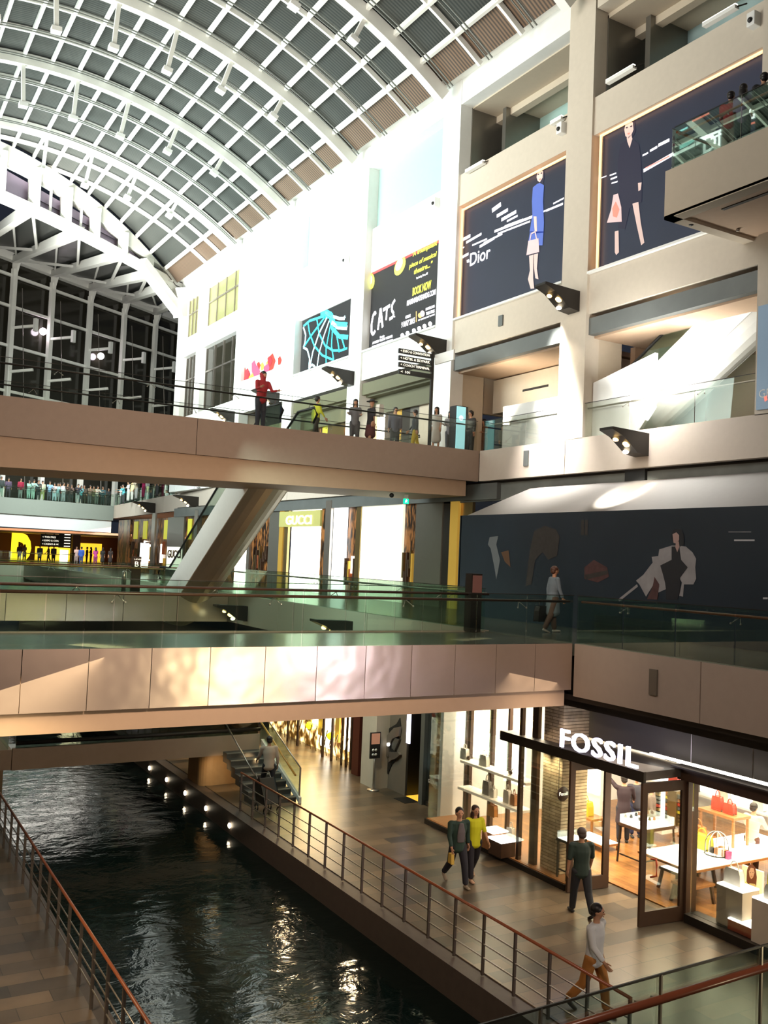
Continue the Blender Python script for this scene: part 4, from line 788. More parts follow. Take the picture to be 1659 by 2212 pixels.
decal('printed_sleeve', m8([(1150, 485), (1085, 505), (1080, 540), (1045, 545), (1050, 575), (1030, 600), (1000, 640), (962, 670), (980, 690), (1015, 755), (1055, 690), (1060, 650), (1085, 700), (1075, 735), (1120, 715), (1110, 640), (1150, 560), (1200, 565), (1235, 600), (1190, 655), (1205, 680), (1190, 750), (1210, 755), (1215, 690), (1265, 690), (1280, 660), (1275, 600), (1280, 555), (1260, 520), (1225, 490), (1185, 485)]), slv, 'X', vv, t)
decal('printed_bodice', m8([(1150, 490), (1190, 490), (1200, 560), (1235, 600), (1195, 655), (1195, 720), (1180, 770), (1120, 770), (1120, 700), (1105, 640), (1090, 590), (1150, 560)]), dk, 'X', vv-.006, t)
decal('printed_hair', m8([(1150, 420), (1165, 398), (1200, 400), (1215, 430), (1215, 480), (1195, 490), (1185, 470), (1160, 470), (1148, 450)]), dk, 'X', vv-.006, t)
decal('printed_face', m8([(1155, 425), (1175, 415), (1190, 430), (1190, 455), (1175, 475), (1160, 470)]), fs, 'X', vv-.012, t)
decal('printed_neck', m8([(1172, 472), (1188, 462), (1192, 490), (1180, 520), (1170, 495)]), fs, 'X', vv-.012, t)
decal('printed_skirt', m8([(1050, 700), (1060, 650), (1085, 690), (1075, 770), (1020, 768)]), rd, 'X', vv-.006, t)
strip(m8([(870, 775), (970, 695)]), .07, slv, vv, t)
decal('printed_horse', m8([(410, 470), (425, 410), (480, 380), (540, 400), (560, 440), (545, 540), (500, 560), (470, 520), (430, 560), (410, 690), (380, 700), (395, 560)]), hs, 'X', vv, t)
decal('printed_rider', m8([(190, 440), (235, 435), (225, 480), (245, 560), (225, 665), (215, 600), (195, 500), (180, 480)]), mat('mural_faint_white', (.13, .14, .15), .6), 'X', vv, t)
decal('printed_saddle', m8([(690, 600), (740, 560), (810, 600), (820, 650), (760, 680), (690, 660)]), rd, 'X', vv, t); decal('printed_saddle_stripe', m8([(690, 640), (810, 615), (815, 635), (700, 665)]), hs, 'X', vv-.006, t)
decal('printed_sash', m8([(250, 520), (290, 510), (300, 600), (270, 570)]), mat('mural_amber', (.10, .05, .025), .6), 'X', vv, t)
for x in (700, 720): strip(m8([(x-20, 350), (x-20, 430)]), .12, hs, vv, t, 'printed_window')
strip(m8([(1480, 457), (1588, 457)]), .035, mat('mural_text_white', (.5, .5, .52), .6), vv, t, 'lettering'); strip(m8([(1450, 413), (1570, 413)]), .02, slv, vv, t, 'lettering'); decal('printed_tag', m8([(1632, 758), (1657, 758), (1657, 768), (1632, 768)]), mat('mural_text_white', (0, 0, 0)), 'X', vv, t)
q = at(1340, 1075, 'X', MXp+.8); spot('hoarding_spot', q+Vector((-1.6, .2, 1.0)), q, 48, 750, (1, .95, .82), .35)
# boutique facade: panels between posts
BX = 19.25
t = thing('boutique_front', 'long boutique front of bronze glass, brass and bright white panels on the lower gallery', 'shopfront', (BX, 36, 5.5))
def bpan(x0, x1, m, z0=5.5, z1=9.35, off=0., name='front_panel'):
    a = at(x0, 1250, 'X', BX).y; b = at(x1, 1250, 'X', BX).y
    return box(name, m, BX+off, BX+off+.12, b, a, z0, z1, t)
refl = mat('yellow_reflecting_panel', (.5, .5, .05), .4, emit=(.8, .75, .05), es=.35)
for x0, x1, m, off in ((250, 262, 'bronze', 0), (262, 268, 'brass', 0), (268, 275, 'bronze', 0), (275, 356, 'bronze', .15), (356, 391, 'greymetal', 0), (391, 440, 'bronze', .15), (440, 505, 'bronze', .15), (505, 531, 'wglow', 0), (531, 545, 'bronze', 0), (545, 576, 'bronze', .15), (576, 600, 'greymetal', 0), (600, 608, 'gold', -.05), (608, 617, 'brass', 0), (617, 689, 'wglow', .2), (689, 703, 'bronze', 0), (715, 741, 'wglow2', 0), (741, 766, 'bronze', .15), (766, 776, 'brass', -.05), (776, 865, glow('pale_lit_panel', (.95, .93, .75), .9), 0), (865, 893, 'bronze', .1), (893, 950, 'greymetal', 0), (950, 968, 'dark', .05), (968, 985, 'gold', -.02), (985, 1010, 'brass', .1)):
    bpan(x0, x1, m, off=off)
for x0, x1 in ((326, 333), (418, 425), (535, 541), (703, 715)): bpan(x0, x1, 'steel', z1=9.7, off=-.15, name='steel_post')
box('lintel', 'grey', BX-.12, BX+.1, 25.3, 60, 9.35, 9.9, t); 
o = bpan(601, 690, mat('olive_header_panel', (.35, .34, .12), .4, emit=(.5, .5, .15), es=.3), 8.55, 9.3, -.1, 'header_panel')
yy = at(617, 1140, 'X', BX-.12); y2 = at(672, 1140, 'X', BX-.12); gl = glow('gold_white_letters', (1, .9, .5), 2.2)
text('lettering', 'GUCCI', gl, (BX-.12, yy.y, 8.66), .42, AX_WALL, yy.y-y2.y, .02, t, .02)
yy = at(792, 1225, 'X', BX-.03); y2 = at(852, 1225, 'X', BX-.03); text('lettering', 'GUCCI', gl, (BX-.03, yy.y, yy.z), .42, AX_WALL, yy.y-y2.y, .02, t, .02)
yy = at(362, 1204, 'X', BX-.03); y2 = at(390, 1204, 'X', BX-.03); text('lettering', 'GUCCI', 'darkwood', (BX-.04, yy.y, yy.z), .5, AX_WALL, yy.y-y2.y, .02, t, .02)
bpan(358, 390, glow('pale_lit_panel', (0, 0, 0), 1), 5.9, 7.4, -.02)
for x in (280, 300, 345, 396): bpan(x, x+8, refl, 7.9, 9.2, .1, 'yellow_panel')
rs = random.Random(11)
for x0, x1, n_ in ((276, 322, 14), (336, 352, 5), (396, 416, 5), (546, 574, 8), (742, 764, 6), (867, 890, 6)):
    for i in range(n_):
        x = x0+(x1-x0)*(i+.5)/n_; y_ = at(x, 1250, 'X', BX).y; h = .5+rs.random()*1.0; z = 5.9+rs.random()*1.0
        box('displayed_garment', rs.choice(['gold', 'darkwood', 'wglow', 'brass', 'darkwood', 'rail']), BX-.02, BX+.16, y_-.05, y_+.05, z, z+h, t)
# upper gallery shops (seen over the upper bridge)
t = thing('upper_shopfront', 'dark and golden shopfronts behind the people on the upper gallery', 'shopfront', (20, 40, 11))
UX = 19.95
def upan(x0, x1, m, z0=11, z1=14.05, off=0., name='front_panel'):
    a = at(x0, 900, 'X', UX).y; b = at(x1, 900, 'X', UX).y; return box(name, m, UX+off, UX+off+.1, b, a, z0, z1, t)
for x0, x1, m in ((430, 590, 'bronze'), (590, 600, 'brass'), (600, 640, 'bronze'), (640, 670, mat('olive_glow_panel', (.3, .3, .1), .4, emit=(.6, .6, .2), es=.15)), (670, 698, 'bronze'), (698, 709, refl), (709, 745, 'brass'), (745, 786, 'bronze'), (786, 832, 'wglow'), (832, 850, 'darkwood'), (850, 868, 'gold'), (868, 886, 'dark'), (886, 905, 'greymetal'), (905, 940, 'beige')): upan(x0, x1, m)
box('shop_fascia', mat('olive_dark_fascia', (.11, .11, .06), .5), 19.75, 19.9, 29.3, 60, 13.35, 14.05, t)
a = at(606, 925, 'X', 19.93); b = at(632, 925, 'X', 19.93); text('lettering', 'COACH', gl, (19.93, a.y, 11.3), .4, AX_WALL, a.y-b.y, .02, t, .02)
t = tag(box('bulkhead', 'beige', 20.95, 24.4, 22.3, 28.15, 12.75, 14.0), 'beige ceiling bulkhead with dark air slots over the clothes display', 'bulkhead'); box('air_slot', 'dark', 20.94, 20.96, 25.0, 26.4, 13.35, 13.43, t); box('air_slot', 'dark', 20.94, 20.96, 22.9, 24.3, 13.35, 13.43, t)
area('upper_gallery_light', (19.6, 38, 13.9), (19.7, 38, 11), .3, 60, (1, .8, .5), 12, 120)
area('upper_shop_light', (22.5, 26.3, 14.0), (22.5, 26.3, 11), 3, 420, (1, .8, .45), 3.5, 160); area('escalator_light', (19.62, 18.2, 13.95), (20.9, 18.0, 12.6), .5, 900, (1, .99, .95), 5, 150); area('escalator_fill_low', (19.5, 18.6, 11.15), (20.6, 18.2, 12.9), .3, 500, (1, .98, .92), 4.5, 140); area('parapet_fill', (17.6, 22.6, 14.2), (19.3, 22.4, 11.8), .3, 330, (1, .98, .92), 2.5, 60); area('bulkhead_fill', (19.7, 25.2, 11.6), (21.0, 25.0, 13.3), .4, 150, (1, .9, .72), 4, 120)  # low escalator, parapet and bulkhead lamps are added to bleach those parts
t = thing('clothes_rack_display', 'golden lit shop opening full of hanging clothes behind the teal kiosk', 'display', (24, 24.5, 11))
for i in range(16):
    y = 22.2+i*.36; box('hanging_garment', cloth(rs.choice([(.25, .13, .05), (.08, .05, .03), (.4, .3, .15), (.03, .03, .04), (.3, .2, .12)])), 23.6, 24.0, y, y+.22, 11.6+rs.random()*.3, 12.6, t)
MB().tube([(23.8, 22, 11), (23.8, 22, 12.68), (23.8, 28.2, 12.68), (23.8, 28.2, 11)], .025, 6).build('rack_bar', 'steel', t)
# far lower concourse: big yellow letter, signs
t = thing('shop_sign', 'big glowing yellow letter D on the dark far wall', 'sign', at(40, 1215, 'Y', 104)); a = at(22, 1220, 'Y', 104); b = at(68, 1168, 'Y', 104)
text('lettering', 'D', glow('yellow_letter', (1, .72, .02), 1.6), (a.x, 104, 5.5), 2.6, AX_FRONT, b.x-a.x, .15, t, .12)
for x0, x1, y0, y1, l in ((77, 150, 1180, 1215, 'glowing yellow shop opening beside the big yellow letter'), (175, 218, 1173, 1215, 'glowing yellow panel left of the boutique on the far concourse')):
    a = at(x0, y0, 'Y', 105); b = at(x1, y1, 'Y', 105); tag(box('illuminated_opening', glow('yellow_orange_glow', (1, .6, .03), 1.2), a.x, b.x, 105, 105.2, 5.5, a.z), l, 'panel')
a = at(131, 1200, 'Y', 103); b = at(146, 1214, 'Y', 103); tag(box('lit_showcase', 'wglow', a.x, b.x, 103, 103.5, 5.5, a.z+.6), 'bright white showcase in front of the brown pillar', 'showcase')
a = at(158, 1160, 'Y', 98); b = at(171, 1215, 'Y', 98); tag(box('pillar', mat('brown_pillar', (.22, .12, .09), .6), a.x, b.x, 98, 98.8, 5.48, 8.3), 'square brown pillar on the far lower concourse', 'pillar')
a = at(88, 1160, 'Y', 96); b = at(126, 1180, 'Y', 96)
t = thing('hanging_direction_sign', 'wide dark hanging direction sign in front of the big yellow letter', 'sign', ((a.x+b.x)/2, 96, b.z)); o = box('sign_board', 'black', a.x, b.x, 96, 96.1, b.z, a.z+.3, t)
for k, s_ in enumerate(('< THEATRES', '< EXPO & CONVENTION', '< CASINO & HOTEL')): text('lettering', s_, glow('sign_letter_white', (0, 0, 0), 1), (a.x+.15, 95.98, a.z-.05-k*.34), .16, AX_FRONT, None, .01, o)
box('hanger', 'dark', a.x+.4, a.x+.5, 96, 96.1, a.z+.3, 8.3, t); box('hanger', 'dark', b.x-.5, b.x-.4, 96, 96.1, a.z+.3, 8.3, t)
a = at(128, 1152, 'Y', 94); b = at(153, 1184, 'Y', 94)
t = thing('hanging_direction_sign', 'narrow dark direction sign with many white lines beside the brown pillar', 'sign', ((a.x+b.x)/2, 94, b.z)); o = box('sign_board', 'black', a.x, b.x, 94, 94.1, b.z, a.z, t)
for k in range(5): box('lettering', glow('sign_letter_white', (0, 0, 0), 1), a.x+.5, b.x-.1, 93.98, 93.99, b.z+.12+k*.28, b.z+.2+k*.28, o)
p = at(312, 1190, 'Y', 60); tag(MB().lathe([(.28, 0), (.28, 1.6)], (p.x, 60, at(0, 1217, 'Y', 60).z), 14).build('lantern_column', 'wglow2'), 'tall glowing white lantern column in front of the boutique', 'lantern')
# ================================================================== lower quay: corner shop
FZ = 3.12
sh_floor = sbox('floor_shop', 'woodfloor', 15.75, 24, 8, 21.7, 0, .03)
sbox('wall_shop_back', 'white', 23.0, 23.2, 8, 21.8, 0, 4.2); sbox('wall_shop_side', 'white', 14.9, 23, 21.75, 21.9, 0, 4.2)
sbox('ceiling_shop', 'white', 15.8, 23.2, 8, 17.0, 3.2, 3.3); sbox('ceiling_shop_bay', 'cream', 14.6, 23.2, 17.0, 21.9, 4.15, 4.25)
sbox('wall_above_shop', mat('taupe_wall', (.10, .085, .075), .6), 15.7, 15.85, 8, 17.5, 3.16, 4.7); sbox('wall_above_neighbour', 'dark', 15.3, 15.45, 21.9, 96, 3.7, 4.7)
area('shop_ceiling_light', (18.6, 13.5, 3.15), (18.6, 13.5, 0), 5.5, 1300, (1, .86, .6), 8, 165); area('shop_bay_light', (16.3, 19.4, 4.1), (16.3, 19.4, 0), 2.4, 650, (1, .85, .6), 4, 160)
area('shop_spill_light', (15.3, 14.8, 2.8), (13.2, 14.2, 0), 1.5, 16, (1, .8, .6), 2.2, 150)
# display bay with glass front
t = thing('display_window', 'long glass display bay of the corner shop left of the entrance, on a dark plinth', 'shop window', (15, 19, 0)); WD = t
MB().prism([(14.42, 21.8, 0), (14.42, 16.1, 0), (15.75, 16.1, 0), (15.75, 21.8, 0)], (0, 0, .13)).build('plinth', 'dark', t); box('plinth_top', 'wood', 14.46, 15.75, 16.14, 21.76, .13, .15, t)
for y0, y1, z in ((16.12, 18.48, 2.9), (18.5, 20.1, 4.1), (20.12, 21.75, 4.1)): box('glass_pane', 'glass2', 14.5, 14.515, y0, y1, .15, z, t)
box('glass_pane', 'glass2', 14.5, 15.3, 21.75, 21.765, .15, 4.1, t)
# wooden fins
for k, (px, py, w, d) in enumerate(((1138, 1868, .26, .3), (1107, 1858, .12, .3), (1085, 1840, .1, .25), (1047, 1828, .18, .25), (1000, 1800, .14, .2), (992, 1795, .06, .15))):
    p = at(px, py, 'Z', .15)
    if k > 1: p = at(px, 1750, 'X', 15.2)
    tag(box('wooden_post', 'darkwood', p.x+.12, p.x+.22, p.y-w*.4, p.y+w*.4, .15, 4.15), ['broad dark wooden post in the display bay beside the stone pillar', 'slim dark post just left of the broad post in the display bay', 'thin dark post in the middle of the display bay', 'brown post behind the shelf ends, second from the left of the bay', 'brown post near the left end of the display bay', 'thinnest brown post at the left end of the display bay'][k], 'post')
# light boxes behind
for k, (x0, x1, y0, y1, xx) in enumerate(((1006, 1038, 1500, 1640, 15.75), (1046, 1084, 1583, 1668, 15.9), (1091, 1128, 1598, 1700, 15.75))):
    a = at(x0, y0, 'X', xx); b = at(x1, y1, 'X', xx); lab(box('light_panel', 'wglow', xx, xx+.08, b.y, a.y, b.z, min(4.1, a.z), WD), ['leftmost tall glowing white panel in the display bay', 'middle glowing white panel in the display bay', 'right glowing white panel in the display bay, beside the broad post'][k])
for k, (x0, x1, y0, y1) in enumerate(((1052, 1084, 1535, 1583), (1100, 1128, 1545, 1578), (1146, 1162, 1556, 1574))):
    a = at(x0, y0, 'X', 16.2); b = at(x1, y1, 'X', 16.2); lab(box('clerestory_light', glow('yellow_white_glow', (1, .85, .45), 1.5), 16.2, 16.28, b.y, a.y, b.z, a.z, WD), ['large warm yellow panel above the canopy, left one', 'warm yellow panel above the canopy, middle one', 'small warm yellow panel above the canopy, right one'][k])
# shelves
for k, (x0, y0, x1, y1, z) in enumerate(((980, 1643, 1131, 1693, 1.86), (978, 1700, 1131, 1752, 1.15))):
    a = at(x0, y0, 'Z', z+.06); b = at(x1, y1, 'Z', z+.06)
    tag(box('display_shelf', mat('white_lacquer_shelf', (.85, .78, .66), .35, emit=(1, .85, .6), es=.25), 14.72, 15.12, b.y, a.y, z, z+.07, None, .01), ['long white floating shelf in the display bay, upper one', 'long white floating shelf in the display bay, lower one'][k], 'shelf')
def handbag(x, y, z, w, h, d, m, label, rot=0, handle=True):
    t = thing('handbag', label, 'handbag', (x, y, z)); mb = MB(); pr = [(-w/2, 0), (w/2, 0), (w*.46, h*.7), (w*.38, h), (-w*.38, h), (-w*.46, h*.7)]
    mb.prism([(px, -d/2, pz) for px, pz in pr], (0, d, 0)); R = Matrix.Translation((x, y, z)) @ Matrix.Rotation(rot, 4, 'Z'); mb.xform(R); mb.build('bag_body', m, t, .015)
    if handle:
        hp = [R @ Vector((w*.26*cos(a), 0, h*.95+h*.55*sin(a))) for a in [pi*i/8 for i in range(9)]]; MB().tube(hp, .012, 6).build('bag_handle', m, t)
    return t
yel = mat('mustard_leather', (.50, .42, .03), .45); red = mat('red_leather', (.42, .05, .03), .45); tanl = mat('tan_leather', (.40, .16, .05), .45); blk = mat('black_leather', (.02, .018, .016), .4); wht = mat('white_leather', (.75, .72, .65), .45); gry = mat('grey_leather', (.22, .2, .18), .5)
def onshelf(px, z): return at(px, at(0, 0, 'Z', z) and 0 or 0, 'Z', z)
def spos(px, z, X=14.9):
    # point at height z on the plane X seen in column px
    lo, hi = 1400., 2100.
    for _ in range(40):
        m_ = (lo+hi)/2
        if at(px, m_, 'X', X).z > z: lo = m_
        else: hi = m_
    return at(px, lo, 'X', X)
for px, z, w, h, m_, l in ((1004, 1.93, .26, .26, wht, 'white and black bag at the left of the upper display shelf'), (1046, 1.93, .3, .26, wht, 'striped white bag in the middle of the upper display shelf'), (1052, 1.22, .26, .34, gry, 'grey tilted bag on the lower display shelf'), (1066, 1.22, .14, .2, wht, 'small white bag right of the grey one on the lower display shelf'), (1096, 1.22, .2, .3, wht, 'white bag with dark handle on the lower display shelf'), (1110, 1.22, .16, .26, tanl, 'tan box bag at the right end of the lower display shelf'), (1024, .2, .3, .4, tanl, 'dark brown tote standing low in the display bay'), (1063, .75, .3, .26, mat('orange_leather', (.5, .2, .03), .4), 'orange-brown bag hung low in the display bay'), (1103, .35, .22, .3, wht, 'white printed bag low beside the broad post')):
    p = spos(px, z, 14.92); handbag(p.x, p.y, z, w, h, .12, m_, l, pi/2)
for px, l in ((1012, 'dark ribbon bow ornament beside the white bag on the upper shelf'), (1102, 'folded dark item with antennae at the right of the upper shelf')):
    p = spos(px, 1.93, 14.9); o = MB().ell((p.x, p.y, 1.99), (.05, .07, .06), 8, 6).tube([(p.x, p.y, 2.0), (p.x, p.y-.12, 2.12)], .01, 6).build('ornament', 'darkwood'); tag(o, l, 'ornament')
for k, (px, py, w) in enumerate(((1052, 1795, .45), (1068, 1812, .5))):
    p = at(px, py, 'Z', .55 if k else .6); t = thing('display_block', ['white lit display block behind the woman in yellow, left one', 'dark wood display block with white top behind the woman in yellow'][k], 'display block', (p.x+.3, p.y, .15))
    zt = .5 if k else .58; box('block_body', 'darkwood' if k else 'wood', p.x+.02, p.x+.45, p.y-w/2, p.y+w/2, .15, zt, t); box('block_top', 'wglow2', p.x, p.x+.47, p.y-w/2-.02, p.y+w/2+.02, zt, zt+.04, t)
# stone pillar with round sign
a = at(1158, 1878, 'Z', .15); b = at(1213, 1893, 'Z', .15)
t = thing('stone_pillar', 'square pillar clad in rough split stone left of the shop entrance', 'pillar', (15.2, 16.95, .15))
box('pillar_shaft', 'stone', 14.72, 15.5, 16.62, 17.30, .15, 4.1, t, .01)
for yy in (16.8, 17.2): spot('pillar_fill', (14.52, yy, 2.86), (14.8, yy, .9), 100, 60, (1, .85, .55))  # added spots under the canopy that brighten the stone
p = at(1216, 1715, 'Y', 16.35); t = thing('round_sign', 'round hanging sign with white lettering beside the stone pillar', 'sign', p)
o = MB().lathe([(.16, -.012), (.165, 0), (.16, .012)], (0, 0, 0), 24).xform(Matrix.Translation(p) @ Matrix.Rotation(pi/2, 4, 'X')).build('sign_disc', 'darkwood', t); MB().tube([p+Vector((-.13, 0, .1)), p+Vector((-.13, 0, 1.1))], .006, 6).build('wire', 'dark', t)
text('lettering', 'Fossil', glow('sign_letter_white', (0, 0, 0), 1), p+Vector((-.12, -.02, -.03)), .08, AX_FRONT, .24, .003, o)
# glass showcase beside pillar
def legs_table(name, label, cat, x0, x1, y0, y1, zt, legm='darkwood', topm='wood', lr=.04, thick=.05, glasstop=0, z0=.03, splay=0, shelf=False, topglow=None):
    t = thing(name, label, cat, ((x0+x1)/2, (y0+y1)/2, z0)); box('table_top' if cat == 'table' else 'top', topm, x0, x1, y0, y1, zt-thick, zt, t)
    for x, y in ((x0+lr, y0+lr), (x1-lr, y0+lr), (x0+lr, y1-lr), (x1-lr, y1-lr)):
        MB().beam((x+(splay if x > (x0+x1)/2 else -splay), y+(splay if y > (y0+y1)/2 else -splay), z0), (x, y, zt-thick), lr, lr, (0, 1, 0)).build('leg', legm, t)
    if shelf: box('stretcher', legm, x0+lr, x1-lr, y0+lr-.015, y0+lr+.015, z0+.18, z0+.21, t); box('stretcher', legm, x0+lr-.015, x0+lr+.015, y0+lr, y1-lr, z0+.18, z0+.21, t)
    if glasstop: box('glass_case', 'glass2', x0+.02, x1-.02, y0+.02, y1-.02, zt+.01, zt+glasstop, t)
    if topglow: box('lit_tray', topglow, x0+.03, x1-.03, y0+.03, y1-.03, zt, zt+.012, t)
    return t
p = at(1173, 1893, 'Z', .15)
legs_table('showcase', 'glass-topped white lit showcase on dark legs in front of the stone pillar', 'showcase', 14.56, 15.15, 16.2, 16.58, 1.02, 'dark', 'dark', .035, .05, .16, .15, 0, True, 'wglow2')
# canopy and letters
t = thing('shop_canopy', 'dark flat canopy over the shop entrance carrying glowing letters', 'canopy', (15, 16, 2.9))
box('canopy_edge', 'dark', 14.35, 14.42, 13.78, 18.5, 2.88, 3.1, t); box('canopy_slab', mat('dark_canopy_top', (.07, .06, .055), .5), 14.42, 15.8, 13.8, 18.48, 2.92, 3.09, t)
o = text('lettering', 'FOSSIL', 'sgn', (14.38, 16.32, 3.13), .40, AX_WALL, 2.34, .03, t, .012, sp=1.12)
l = area('sign_glow', (14.3, 15.1, 3.35), (12.5, 15.1, 3.0), 2.3, 20, (.75, .72, 1), .4, 170)
# entrance posts, open glass doors
def door(x0, y0, x1, y1, label):
    t = thing('glass_door', label, 'door', (x0, y0, 0)); A = Vector((x0, y0, 0)); B = Vector((x1, y1, 0)); d = (B-A).normalized(); L = (B-A).length; w = Vector((0, .03, 0))
    def bar(s0, s1, z0, z1, nm, m='darkwood', th=.06): MB().prism([A+d*s0-w*th/.06+Vector((0, 0, z0)), A+d*s1-w*th/.06+Vector((0, 0, z0)), A+d*s1-w*th/.06+Vector((0, 0, z1)), A+d*s0-w*th/.06+Vector((0, 0, z1))], (0, 2*th*.5, 0)).build(nm, m, t)
    bar(0, .13, .01, 2.86, 'door_stile'); bar(L-.16, L, .01, 2.86, 'door_stile'); bar(.13, L-.16, .01, .3, 'bottom_rail'); bar(.13, L-.16, 2.66, 2.86, 'top_rail'); bar(.13, L-.16, .3, 2.66, 'glass_pane', 'glass2', .012); return t
d1 = door(14.40, 16.0, 15.5, 15.88, 'open wood-framed glass door on the left of the shop entrance'); d2 = door(14.40, 13.86, 15.6, 13.76, 'open wood-framed glass door on the right of the shop entrance')
p = Vector((14.62, 13.78, 1.35)); MB().tube([p, p+Vector((.02, -.12, .02)), p+Vector((.02, -.14, -.08)), p+Vector((.02, -.14, -.3)), p+Vector((0, 0, -.36))], .02, 8).build('door_handle', mat('orange_red_handle', (.6, .1, .04), .4), d2)
# right window
t = thing('display_window', 'wide glass display window right of the shop entrance under a dark lintel', 'shop window', (15.7, 11, 0))
box('corner_post', 'darkwood', 15.55, 15.85, 13.68, 13.9, 0, 2.95, t); box('plinth', 'dark', 15.5, 15.9, 8, 13.68, 0, .17, t); box('lintel', 'darkwood', 15.45, 15.95, 8, 13.9, 2.86, 3.12, t); box('canopy_top', MATS['dark_canopy_top'], 15.3, 15.95, 8, 13.95, 3.12, 3.15, t)
for y0, y1 in ((8, 11.9), (11.92, 13.66)): box('glass_pane', 'glass2', 15.66, 15.675, y0, y1, .17, 2.86, t)
t = thing('strip_light', 'thin bright strip light hung on rods over the display window', 'light', (15.45, 12.5, 3.2)); a = at(1405, 1628, 'X', 15.35); b = at(1680, 1700, 'X', 15.35)
MB().beam(a, b, .06, .05).build('diffuser', 'wglow', t)
for px, y in ((1493, 1652), (1626, 1687)): c = at(px, y, 'X', 15.35); MB().beam(c, (c.x, c.y, 4.0), .018, .018, (0, 1, 0)).build('rod', 'steel', t)
# interior
p = at(1337, 1862, 'Z', .03)
legs_table('showcase', 'open watch showcase on slim legs inside the entrance, beside the person in black', 'showcase', p.x, p.x+1.1, p.y-.75, p.y+.05, .98, 'dark', 'darkwood', .035, .07, .2, .03, .04, True, 'wglow2')
rs = random.Random(4)
for i in range(7):
    q = Vector((p.x+.15+.13*i, p.y-.1-rs.random()*.45, 1.0)); tag(MB().lathe([(.035, 0), (.04, .02), (.02, .06), (.03, .07)], q, 8).build('watch_stand', rs.choice(['white', tanl, 'black', 'white'])), 'tiny watch stand inside the open showcase, %s from the left' % ORD[i], 'watch stand', 'watch stands in the open showcase')
p = at(1422, 1917, 'Z', .03)
legs_table('bench', 'low brown wooden bench seen through the open right door', 'bench', p.x, p.x+1.25, p.y-.55, p.y+.0, .5, 'darkwood', 'darkwood', .06, .05, 0, .03, .06, False, 'wglow2')
p = at(1445, 1890, 'Z', .03); legs_table('side_table', 'small pale wooden table behind the low bench', 'table', p.x+.7, p.x+1.7, p.y-.2, p.y+.4, .78, 'wood', 'wood', .05, .05)
p = at(1540, 1950, 'Z', .03); legs_table('table', 'large wooden table with glowing white top in the display window', 'table', p.x-.75, p.x+3.2, p.y-.05, p.y+1.5, .8, 'wood', 'wood', .07, .05, topglow='wglow2')  # emissive sheet on the top imitates overexposed light falling on it
p = at(1500, 1952, 'Z', .03); t = legs_table('stool', 'dark slatted wooden stool in front of the large white-topped table', 'stool', p.x-.35, p.x+.4, p.y-.2, p.y+.35, .46, 'darkwood', 'wood', .06, .05, splay=.05)
q = Vector((p.x-.05, p.y+.1, .46)); handbag(q.x, q.y, q.z, .2, .26, .12, 'wood', 'brown box bag standing on the slatted stool', .3, False)
p = at(1520, 1800, 'Z', .03); X0 = 18.4; a = at(1504, 1743, 'X', X0)
legs_table('side_table', 'tall narrow wooden table carrying the red tote and red bag', 'table', X0, X0+.6, a.y-1.1, a.y-.05, a.z, 'wood', 'wood', .05, .06)
handbag(X0+.25, a.y-.42, a.z+.02, .26, .3, .12, red, 'red tote bag with tan top standing on the tall narrow table', pi/2); handbag(X0+.25, a.y-.78, a.z+.02, .26, .22, .14, red, 'round-topped red-brown bag right of the red tote', pi/2)
def itempos(px, z, X): return spos(px, z, X)
q = itempos(1516, .82, 17.7); handbag(q.x, q.y, .82, .5, .3, .2, yel, 'yellow slouchy bag on the large white-topped table', pi/2); q = itempos(1508, .82, 18.1); handbag(q.x, q.y, .82, .4, .34, .15, tanl, 'tan tote with hooped handles behind the yellow bag', pi/2)
q = itempos(1548, .83, 17.6); t = thing('bird_cage', 'domed white wire cage full of small boxes on the white-topped table', 'cage', (q.x, q.y, .83))
for k in range(10):
    a_ = 2*pi*k/10; MB().tube([q+Vector((.26*cos(a_), .26*sin(a_), .0))]+[q+Vector((.26*cos(a_)*cos(b_), .26*sin(a_)*cos(b_), .22+.3*sin(b_))) for b_ in [pi/2*i/5 for i in range(6)]], .009, 5).build('cage_wire', 'white' if k % 2 else 'darkwood', t)
MB().tube([q+Vector((.27*cos(a_), .27*sin(a_), .02)) for a_ in [2*pi*i/16 for i in range(16)]], .016, 6, True).build('cage_ring', 'dark', t)
for k, (dx, dy, m_) in enumerate(((0, .12, blk), (.02, 0, tanl), (0, -.12, wht), (.1, -.05, 'wood'))): tag(box('small_box', m_, q.x+dx-.05, q.x+dx+.05, q.y+dy-.05, q.y+dy+.05, .84, .96+.02*k), ['black', 'tan', 'white', 'brown'][k]+' small box inside the domed wire cage', 'box')
for k, (px, m_) in enumerate(((1567, 'wood'), (1573, mat('magenta_box', (.5, .04, .15), .5)))): q2 = itempos(px, .83, 17.6); tag(box('small_box', m_, q2.x-.06, q2.x+.06, q2.y-.05, q2.y+.05, .83, 1.0), ['brown small box right of the domed wire cage', 'magenta small box right of the domed wire cage'][k], 'box')
